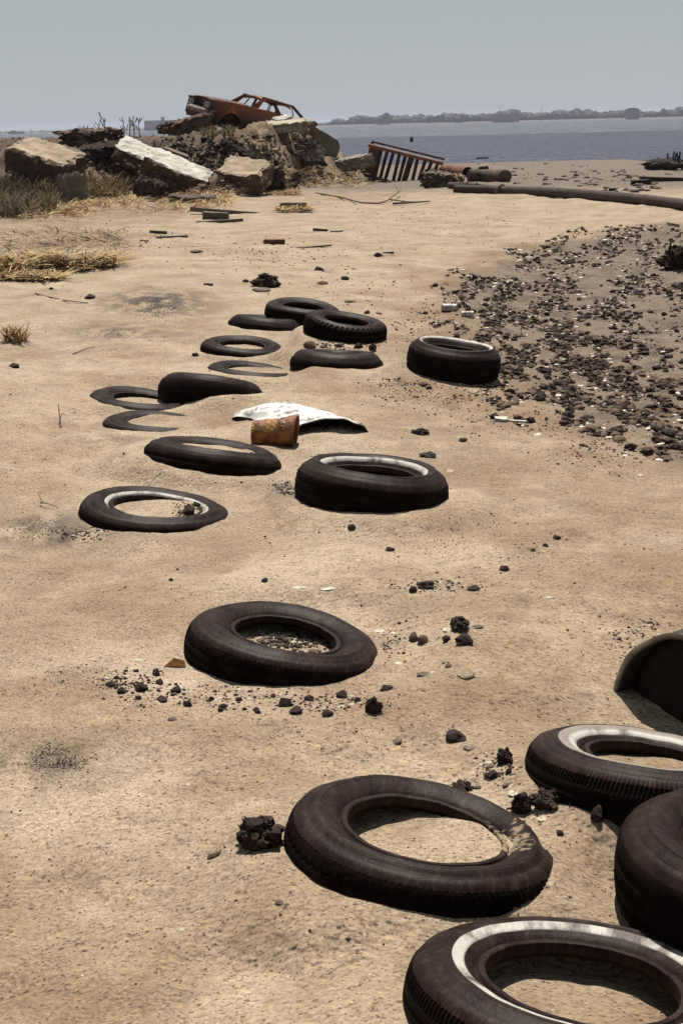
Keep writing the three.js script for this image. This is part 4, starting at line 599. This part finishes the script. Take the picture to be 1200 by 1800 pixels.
{
  const c = group('rusty_can', 'crumpled golden brown rusty can lying in front of the white panel', 'can'), p = at(484, 781), L = .235, r = .082;
  c.position.copy(p).add(new THREE.Vector3(0, .06, 0)); c.rotation.set(0, rad(-10), rad(6), 'YZX');
  const pts = []; for (let i = 0; i <= 24; i++) { const t = i / 24; pts.push(new THREE.Vector2(r + .003 * Math.sin(t * 40) * (t > .2 && t < .8 ? .5 : 0) + (t < .03 || t > .97 ? .003 : 0), t * L - L / 2)); } for (let i = 24; i >= 0; i--) pts.push(new THREE.Vector2(r - .003, (i / 24) * L - L / 2)); pts.push(pts[0].clone());
  const g = new THREE.LatheGeometry(pts, 48).rotateZ(Math.PI / 2), q = g.attributes.position; for (let i = 0; i < q.count; i++) { const x = q.getX(i), y = q.getY(i), z = q.getZ(i), k = 1 + .10 * (x / L) + .05 * n3(x * 9, y * 9, z * 9); q.setXYZ(i, x + .02 * (y / r) * (x > 0 ? 1 : .4), y * k, z * k * .9); } g.computeVertexNormals(); boxUV(g, 4);
  mesh('can_wall', paint(g, (x, y, z) => { const n = fbm(x * 14, y * 14 + z * 9, 4); return Math.hypot(y, z) < r * .93 && Math.abs(x) > L * .1 && false ? BURNT_AND_SHADE : mix3([.27, .115, .03], [.10, .035, .015], clamp(.35 + n * 1.7)); }), std({ vertexColors: true, roughness: .42, metalness: .35, bumpMap: grime, bumpScale: .006 }), c);
}
{
  const w = group('bent_sheet', 'white painted curved metal panel half buried beside the rusty can', 'panel');
  const A = at(580, 757), B = at(440, 711), c = A; w.position.copy(A);
  const ax = B.clone().sub(A); ax.y = 0; const len = ax.length(); ax.normalize(); const sd = new THREE.Vector3(.985, 0, .03).normalize();
  const pos = [], ix = [], nu = 40, nv = 36; for (const th of [0, .008]) for (let j = 0; j <= nv; j++) for (let i = 0; i <= nu; i++) { const u = i / nu, v = j / nv, s = v * 2 - 1, hw = lerp(.235, .205, u) + .03 * Math.sin(u * 3), hh = lerp(.085, .055, sm(0, .6, u)) + .03 * Math.sin(u * 3.1) - .05 * sm(.8, 1, u); const base = A.clone().addScaledVector(ax, len * u * 1.02).addScaledVector(sd, hw * s + .04 * n2(u * 3, s) * sm(.6, 1, Math.abs(s))); const y = lerp(A.y, B.y, u) - .075 * sm(.5, 1, u) + hh * (1 - Math.pow(Math.abs(s + .06 * Math.sin(u * 4)), 2.2)) - .012 + .006 * n2(u * 5, v * 4); pos.push(base.x - c.x, y - th - c.y, base.z - c.z); }
  const S = (nu + 1) * (nv + 1); for (let j = 0; j < nv; j++) for (let i = 0; i < nu; i++) { const a = j * (nu + 1) + i; ix.push(a, a + nu + 2, a + 1, a, a + nu + 1, a + nu + 2, a + S, a + 1 + S, a + nu + 2 + S, a + S, a + nu + 2 + S, a + nu + 1 + S); }
  for (let j = 0; j < nv; j++) for (const i of [0, nu]) { const a = j * (nu + 1) + i, b = a + nu + 1; ix.push(a, b, b + S, a, b + S, a + S); }
  const g = new THREE.BufferGeometry(); g.setAttribute('position', new THREE.Float32BufferAttribute(pos, 3)); g.setIndex(ix); g.computeVertexNormals(); boxUV(g, 2);
  paint(g, (x, y, z, ny) => { const n = fbm(x * 6, z * 9, 4), k = pos.length; return mix3([.72, .72, .68], [.16, .14, .12], sm(.24, .36, n)); }); const cc = g.attributes.color; for (let i = S; i < 2 * S; i++) cc.setXYZ(i, .05, .03, .024);
  mesh('sheet', g, std({ vertexColors: true, roughness: .45, bumpMap: grime, bumpScale: .004 }), w);
}
function ribbedCan(label, px, py, wpx, tilt) { const o = group('tin_can', label, 'can'), p = at(px, py + 4), L = wpx * mpp(p), r = L * .27; const pts = [new THREE.Vector2(0, -L / 2)]; for (let i = 0; i <= 30; i++) { const t = i / 30; pts.push(new THREE.Vector2(r * (1 + .07 * Math.sin(t * 31)), t * L - L / 2)); } pts.push(new THREE.Vector2(0, L / 2)); const g = new THREE.LatheGeometry(pts, 24).rotateZ(Math.PI / 2); boxUV(g, 5); mesh('can_wall', paint(g, (x, y, z) => mix3([.5, .46, .42], [.16, .1, .075], clamp(.3 + fbm(x * 20, y * 20 + z * 9, 3) * 1.8))), std({ vertexColors: true, roughness: .5, metalness: .4 }), o); o.position.copy(p); o.position.y += r * .8; o.rotation.y = rad(tilt); return o; }
ribbedCan('ribbed tin can, left one of two at the edge of the stony flat', 790, 543, 27, -16); ribbedCan('short tin can, right one of two at the edge of the stony flat', 821, 553, 21, 4);
// ------------------------------------------------------------------ boards, bricks, branches
function board(name, label, cat, px, py, wpx, hpx, dep, rz, tone, seed, part = 'board', ry = 0) { const c = at(px, py + hpx * .45), s = mpp(c), g = group(name, label, cat), W = wpx * s, h = hpx * s * .85; g.position.set(c.x, c.y + h * .42, c.z - dep / 2); g.rotation.set(0, rad(ry), rad(rz), 'YXZ'); mesh(part, slabGeo(W, h, dep, seed, tone, { rough: .035 }), M.rock, g); return g; }
board('brick', 'single dark red brick lying on the open sand above the large boulder', 'brick', 482, 425, 37, 11, .12, -1, [.17, .075, .05], 81, 'body');
board('concrete_block', 'broken grey block with straw in front of it at the foot of the mound', 'block', 515, 362, 46, 16, .3, -1, [.2, .155, .125], 83, 'body');
board('plank', 'long thin weathered plank, upper of two at the mound foot', 'plank', 398, 372, 128, 9, .14, -6, [.21, .165, .12], 85);
board('plank', 'short weathered plank, lower of two at the mound foot', 'plank', 386, 389, 82, 6, .12, 2, [.16, .135, .1], 87);
board('driftwood', 'thick grey wooden chunk between the two planks', 'driftwood', 379, 379, 46, 15, .25, -5, [.17, .145, .115], 89, 'trunk');
board('wooden_stick', 'thin grey stick lying flat left of the brick below the straw', 'stick', 302, 416, 56, 4, .06, 1, [.2, .16, .12], 91); board('wooden_stick', 'pair of dark sticks under the left straw strip', 'stick', 278, 408, 30, 6, .08, -4, [.1, .075, .06], 93); board('wooden_stick', 'short dark stick on clean sand left of the stray flat stone', 'stick', 254, 423, 15, 3, .05, -8, [.09, .065, .05], 94); board('wooden_stick', 'short dark stick above the dark sand stain', 'stick', 366, 500, 16, 4, .06, -4, [.09, .065, .05], 95); board('wooden_stick', 'thin stick right of the brick pointing to the white scrap', 'stick', 550, 434, 66, 3, .05, 3, [.1, .075, .06], 96); board('wooden_stick', 'short stick right of the pyramid shaped lump', 'stick', 682, 444, 20, 3, .05, 2, [.1, .08, .06], 97);
board('driftwood', 'dark log end sticking out under the orange pipe', 'driftwood', 762, 303, 30, 10, .35, -8, [.06, .04, .03], 120, 'trunk'); board('white_scrap', 'pale scrap between the red frame and the orange pipe', 'scrap', 790, 305, 18, 6, .2, -10, [.5, .45, .38], 121, 'piece'); board('driftwood', 'dark log lying across in front of the ribbed pipe', 'driftwood', 842, 327, 60, 8, .2, -6, [.05, .034, .028], 122, 'trunk'); board('driftwood', 'short dark stump on the flat behind the ribbed pipe', 'driftwood', 850, 295, 16, 7, .3, 4, [.06, .045, .04], 123, 'trunk'); board('driftwood', 'flat dark driftwood at the water edge above the ribbed pipe', 'driftwood', 847, 278, 22, 4, .3, 0, [.06, .045, .04], 98, 'trunk'); board('driftwood', 'dark driftwood trunk at the right edge behind the long pipe', 'driftwood', 1170, 315, 84, 9, .4, -3, [.06, .042, .034], 99, 'trunk'); board('driftwood', 'dark low driftwood lump left of the trunk behind the long pipe', 'driftwood', 1128, 320, 34, 10, .4, 2, [.05, .037, .032], 100, 'trunk'); board('driftwood', 'small dark block on the wet flat above the middle of the long pipe', 'driftwood', 1077, 333, 12, 6, .2, 0, [.05, .038, .034], 101, 'trunk');
board('white_scrap', 'flat white scrap beside the dark square lump', 'scrap', 882, 739, 22, 8, .08, -3, [.55, .5, .42], 103, 'piece'); board('white_scrap', 'thin white strip right of the flat white scrap', 'scrap', 910, 741, 34, 4, .03, -4, [.5, .46, .38], 104, 'piece'); board('white_scrap', 'white strip on the sand between brick and branch', 'scrap', 592, 406, 22, 4, .1, 1, [.6, .55, .5], 105, 'piece'); board('white_scrap', 'pale plank scrap at the right edge below the long pipe', 'scrap', 1184, 395, 20, 7, .15, -12, [.5, .43, .28], 106, 'piece'); board('wooden_stick', 'dark stick beside the white strip between brick and branch', 'stick', 563, 404, 26, 5, .08, -6, [.09, .07, .055], 107);
slab('iron_block', 'dark rusty iron lump at the right edge of the stony flat', 'scrap iron', 1190, 458, 474, [.28, .27, .24], [6, 20, -30], [.05, .026, .02], 111, { rough: .2, side: [.035, .02, .016], part: 'casting' });
{
  const g = group('wreckage_heap', 'black tangled wreckage heap at the right edge near the water', 'wreckage'), c = at(1176, 299), r = rng(71); g.position.copy(c);
  const p = []; for (let i = 0; i < 26; i++) { const q = rockGeo(800 + i, 1, .3, .7, [.03, .022, .02], .2); const s = .25 + .45 * r(); q.scale(s * 1.4, s, s); q.translate((r() - .5) * 1.6, r() * .15, (r() - .5) * .8); p.push(q); } mesh('rubble', mergeGeometries(p), M.slag, g);
  for (let i = 0; i < 9; i++) { const x = (r() - .35) * 1.3; bar([x, .1, 0], [x + (r() - .5) * .3, .45 + .25 * r(), .1 * r()], .06, .06, M.rust, g, 'post_stub', () => [.04, .03, .026]); }
}
{
  const g = group('mooring_post', 'small dark post standing in the water off the beach', 'post'), s = at(723, 238), c = atZ(723, 238, -178); const h = 7 * mpp(c), q = new THREE.CylinderGeometry(h * .42, h * .5, h + .5, 10).translate(0, h / 2 - .25, 0); boxUV(q); g.position.set(c.x, -.45, c.z); mesh('pile', paint(q, () => [.03, .025, .024]), M.plain, g); const q2 = new THREE.CylinderGeometry(h * .3, h * .45, h * .25, 10).translate(0, h * 1.12, 0); boxUV(q2); mesh('cap', paint(q2, () => [.03, .025, .024]), M.plain, g);
}
{
  const g = group('metal_scrap', 'orange rusty metal scrap poking out left of the gravel-filled tyre', 'scrap'), c = at(306, 1172), s = mpp(c), sh = new THREE.Shape(); [[-17, 0], [-6, 9], [0, 15], [5, 13], [18, 10], [20, 0]].forEach(([x, y], i) => (i ? sh.lineTo(x * s, y * s) : sh.moveTo(x * s, y * s)));
  const q = new THREE.ExtrudeGeometry(sh, { depth: .006, bevelEnabled: true, bevelSize: .002, bevelThickness: .002, bevelSegments: 1 }); boxUV(q, 5); g.position.copy(c); g.rotation.x = -.5; mesh('shard', paint(q, (x, y) => mix3([.40, .17, .04], [.15, .06, .02], clamp(.3 + n2(x * 60, y * 60)))), M.rust, g);
}
function stick(pts, r0, r1, tone) { const cv = new THREE.CatmullRomCurve3(pts), n = Math.max(6, pts.length * 3), f = cv.computeFrenetFrames(n, false), pos = [], ix = [], m = 6; for (let i = 0; i <= n; i++) { const c = cv.getPointAt(i / n), r = lerp(r0, r1, i / n); for (let k = 0; k < m; k++) { const a = k / m * 6.283, v = f.normals[i].clone().multiplyScalar(Math.cos(a) * r).addScaledVector(f.binormals[i], Math.sin(a) * r).add(c); pos.push(v.x, v.y, v.z); } } for (let i = 0; i < n; i++) for (let k = 0; k < m; k++) { const a = i * m + k, b = i * m + (k + 1) % m; ix.push(a, b, b + m, a, b + m, a + m); } const g = new THREE.BufferGeometry(); g.setAttribute('position', new THREE.Float32BufferAttribute(pos, 3)); g.setIndex(ix); g.computeVertexNormals(); boxUV(g, 3); return paint(g, () => tone); }
function branch(label, main, twigs, rpx, tone = [.075, .052, .04], cat = 'branch') {
  const P = ([x, y, l = 0]) => { const p = at(x, y); p.y += l; return p; }, b = group('dead_branch', label, cat), o = P(main[0]), s = mpp(o), loc = (l) => l.map((q) => P(q).sub(o)); b.position.copy(o);
  mesh('limb', stick(loc(main).map((v) => (v.y += rpx * s * .4, v)), rpx * s, rpx * s * .55, tone), M.plain, b); for (const t of twigs) mesh('twig', stick(loc(t).map((v) => (v.y += rpx * s * .4, v)), rpx * s * .7, rpx * s * .3, tone), M.plain, b);
}
branch('long dead branch trailing from the mound foot to a forked end on the sand', [[555, 340, 0], [600, 350, .03], [640, 359, .02], [665, 361, .03], [690, 352, .08], [705, 344, .14]], [[[690, 352, .08], [700, 348, .16], [692, 341, .24]], [[685, 356, .06], [720, 358, .03], [755, 356, .02]]], 1.5);
branch('dark stick lying behind the forked end of the long dead branch', [[690, 360, .02], [720, 360, .04], [755, 357, .03]], [], 2);
branch('thin curved twig on the sand below the straw heap at left', [[62, 516, 0], [95, 526, .01], [130, 532, .01], [155, 533, 0]], [[[110, 529, 0], [125, 536, .01]]], 1.2);
branch('thin twig lying below the mound grass at left', [[70, 430, .02], [100, 436, .03], [128, 439, .02]], [], 1.2); branch('thin twig near the dark sand stain pointing left', [[128, 623, 0], [150, 616, .01], [166, 613, .01]], [], 1); branch('short forked twig standing upright at the left of the buried crescent tyre', [[107, 752, 0], [106, 742, .04], [105, 738, .09]], [[[107, 745, .03], [112, 742, .05], [118, 744, .04]], [[107, 748, .02], [103, 750, .01]]], 1.5);
branch('little twig lying left of the sunk whitewall tyre', [[72, 888, .01], [85, 893, .02], [103, 897, .01]], [[[75, 890, .02], [70, 884, .05], [82, 881, .04]]], 1.2); branch('wire like stem curling up beside the grey car quarter and the red frame', [[612, 272, .0], [625, 276, .1], [640, 268, .25]], [], 1, [.04, .03, .028], 'wire');
// ------------------------------------------------------------------ straw, grass, weeds
const strawMat = std({ vertexColors: true, roughness: .9, side: THREE.DoubleSide });
function straw(label, n, place, tones, h0, h1, lay, name = 'straw', cat = 'straw') {        // countless blades in one mesh
  const r = rng(n + label.length), pos = [], c = [], ix = [];
  for (let k = 0; k < n; k++) {
    const q = place(r); if (!q) continue; const [px, py] = q, p = at(px, py), L = lerp(h0, h1, r()), w = .006 + .008 * r(), a = r() * 6.283, e = lay ? r() * .55 : .9 + .6 * r(), dx = Math.cos(a), dz = Math.sin(a), t = tones[(r() * tones.length) | 0], v = .7 + .6 * r(), seg = 3, b0 = pos.length / 3, lift = lay ? .01 + .10 * r() * r() * lay : 0;
    for (let i = 0; i <= seg; i++) { const u = i / seg, bend = lay ? Math.sin(u * 3.14) * .1 : -u * u * .45; const hx = L * u * Math.cos(e) + (lay ? 0 : L * u * u * .35), hy = lift + L * (u * Math.sin(e) * (lay ? .6 : 1) + bend * (lay ? .3 : .35)); const ww = w * (1 - u * .7); pos.push(p.x + dx * hx - dz * ww, p.y + hy, p.z + dz * hx + dx * ww, p.x + dx * hx + dz * ww, p.y + hy + ww * .4, p.z + dz * hx - dx * ww); c.push(...t.map((x) => x * v), ...t.map((x) => x * v)); }
    for (let i = 0; i < seg; i++) { const A = b0 + i * 2; ix.push(A, A + 1, A + 3, A, A + 3, A + 2); }
  }
  const g = new THREE.BufferGeometry(); g.setAttribute('position', new THREE.Float32BufferAttribute(pos, 3)); g.setAttribute('color', new THREE.Float32BufferAttribute(c, 3)); g.setIndex(ix); g.computeVertexNormals();
  return tag(mesh(name, g, strawMat), label, cat, null, 'stuff');
}
const ST = [[.36, .24, .10], [.28, .17, .07], [.46, .34, .17], [.2, .12, .05]];
straw('golden straw heap lying on the sand at the left edge', 1800, (r) => { const px = -10 + 215 * Math.pow(r(), 1.1), t = r() + r() - 1; return [px, 470 + 14 * t * (1 - px / 260) + 3 * Math.sin(px * .06)]; }, ST, .15, .45, 1.2);
straw('thin straw strip under the straw heap at the left edge', 500, (r) => [-10 + 120 * r(), 492 + 6 * (r() - .5)], ST, .12, .35, .5);
straw('straw litter along the foot of the rubble mound', 5200, (r) => { const px = 30 + 380 * r(), y = 352 + 26 * (r() + r() - 1) + (px < 160 ? 14 : 0); return n2(px * .02, y * .08) > -.25 ? [px, y] : null; }, ST, .15, .5, .9);
straw('straw litter on the sandy slope right of the tan broken block', 2600, (r) => { const px = 470 + 190 * r(), y = 300 + 30 * r() + (px - 470) * .02; return n2(px * .03, y * .1) > -.1 ? [px, y] : null; }, ST, .12, .4, .8);
straw('straw round the foot of the tan broken block and the grey block', 900, (r) => { const t = r(); return t < .5 ? [470 + 60 * r(), 336 + 8 * r()] : [488 + 60 * r(), 368 + 6 * r()]; }, ST, .12, .35, .8);
straw('dead twigs and straw strewn on the left beach', 500, (r) => { const px = -10 + 240 * r(); return [px, 405 + 45 * r()]; }, [[.12, .075, .04], [.2, .13, .07]], .15, .5, .2);
straw('tall brown green grass clump under the tan slab at the left edge', 4200, (r) => { const px = -40 + 140 * Math.pow(r(), 1.3); return [px, 332 + 52 * r() - (px > 60 ? 8 : 0)]; }, [[.07, .058, .022], [.12, .075, .03], [.055, .048, .02], [.17, .11, .05], [.1, .06, .025]], .18, .55, 0, 'grass', 'grass');
straw('dry grass between the tan slab and the cracked whitish slab', 900, (r) => [135 + 90 * r(), 322 + 28 * r()], [[.13, .1, .04], [.22, .15, .065], [.3, .2, .09]], .15, .45, 0, 'grass', 'grass');
straw('small dry grass tuft at the left edge beside the dark stain', 90, (r) => [10 + 36 * r(), 598 + 6 * r()], [[.3, .2, .08], [.2, .13, .05], [.36, .25, .12]], .06, .17, 0, 'grass', 'grass');
straw('short grass on the mound under the front of the burnt car', 700, (r) => [355 + 60 * r(), 226 + 14 * r()], [[.2, .14, .06], [.14, .11, .045]], .1, .3, 0, 'grass', 'grass');
{
  const r = rng(909);
  for (const [px, top, lab] of [[163, 213, 'dry weed stalk, short one left of the tallest weed on the skyline'], [174, 218, 'dry weed stalk close to the left of the tallest weed on the skyline'], [185, 206, 'tallest dry weed stalk on the skyline left of the pale blue block'], [218, 212, 'thin weed stalk at the left of the weed group by the pale blue block'], [229, 208, 'weed stalk with seed head in the middle of the group by the pale blue block'], [236, 216, 'short bushy weed stalk in the group by the pale blue block'], [246, 209, 'weed stalk nearest to the pale blue block on the skyline'], [148, 224, 'lowest weed stalk on the skyline, left of the others']]) {
    const b = at(px, 246), t = atZ(px, top, b.z), h = t.y - b.y, g = group('dry_weed', lab, 'weed', 'dry weeds on the skyline'); g.position.copy(b);
    mesh('stem', stick([new THREE.Vector3(0, 0, 0), new THREE.Vector3(.03 * (r() - .5), h * .5, 0), new THREE.Vector3(.1 * (r() - .5), h, 0)], .016, .008, [.1, .075, .055]), M.plain, g);
    for (let i = 0; i < 6; i++) { const y = h * (.35 + .6 * r()), a = r() * 6.28, l = .08 + .16 * r(); mesh('twig', stick([new THREE.Vector3(0, y, 0), new THREE.Vector3(Math.cos(a) * l * .5, y + l * .5, Math.sin(a) * l * .5), new THREE.Vector3(Math.cos(a) * l * .7, y + l, Math.sin(a) * l * .7)], .009, .014, [.12, .09, .065]), M.plain, g); }
  }
  const b = at(56, 246), g = group('tree_stump', 'dark forked stump on the skyline at the far left of the mound', 'stump'); g.position.copy(b); const h = atZ(56, 226, b.z).y - b.y;
  mesh('trunk', stick([new THREE.Vector3(0, -.1, 0), new THREE.Vector3(.02, h * .5, 0), new THREE.Vector3(-.05, h, 0)], .1, .07, [.05, .045, .035]), M.plain, g); mesh('limb', stick([new THREE.Vector3(0, h * .4, 0), new THREE.Vector3(.09, h * .8, 0), new THREE.Vector3(.10, h * .98, 0)], .07, .06, [.05, .045, .035]), M.plain, g);
}
renderer.render(scene, camera);
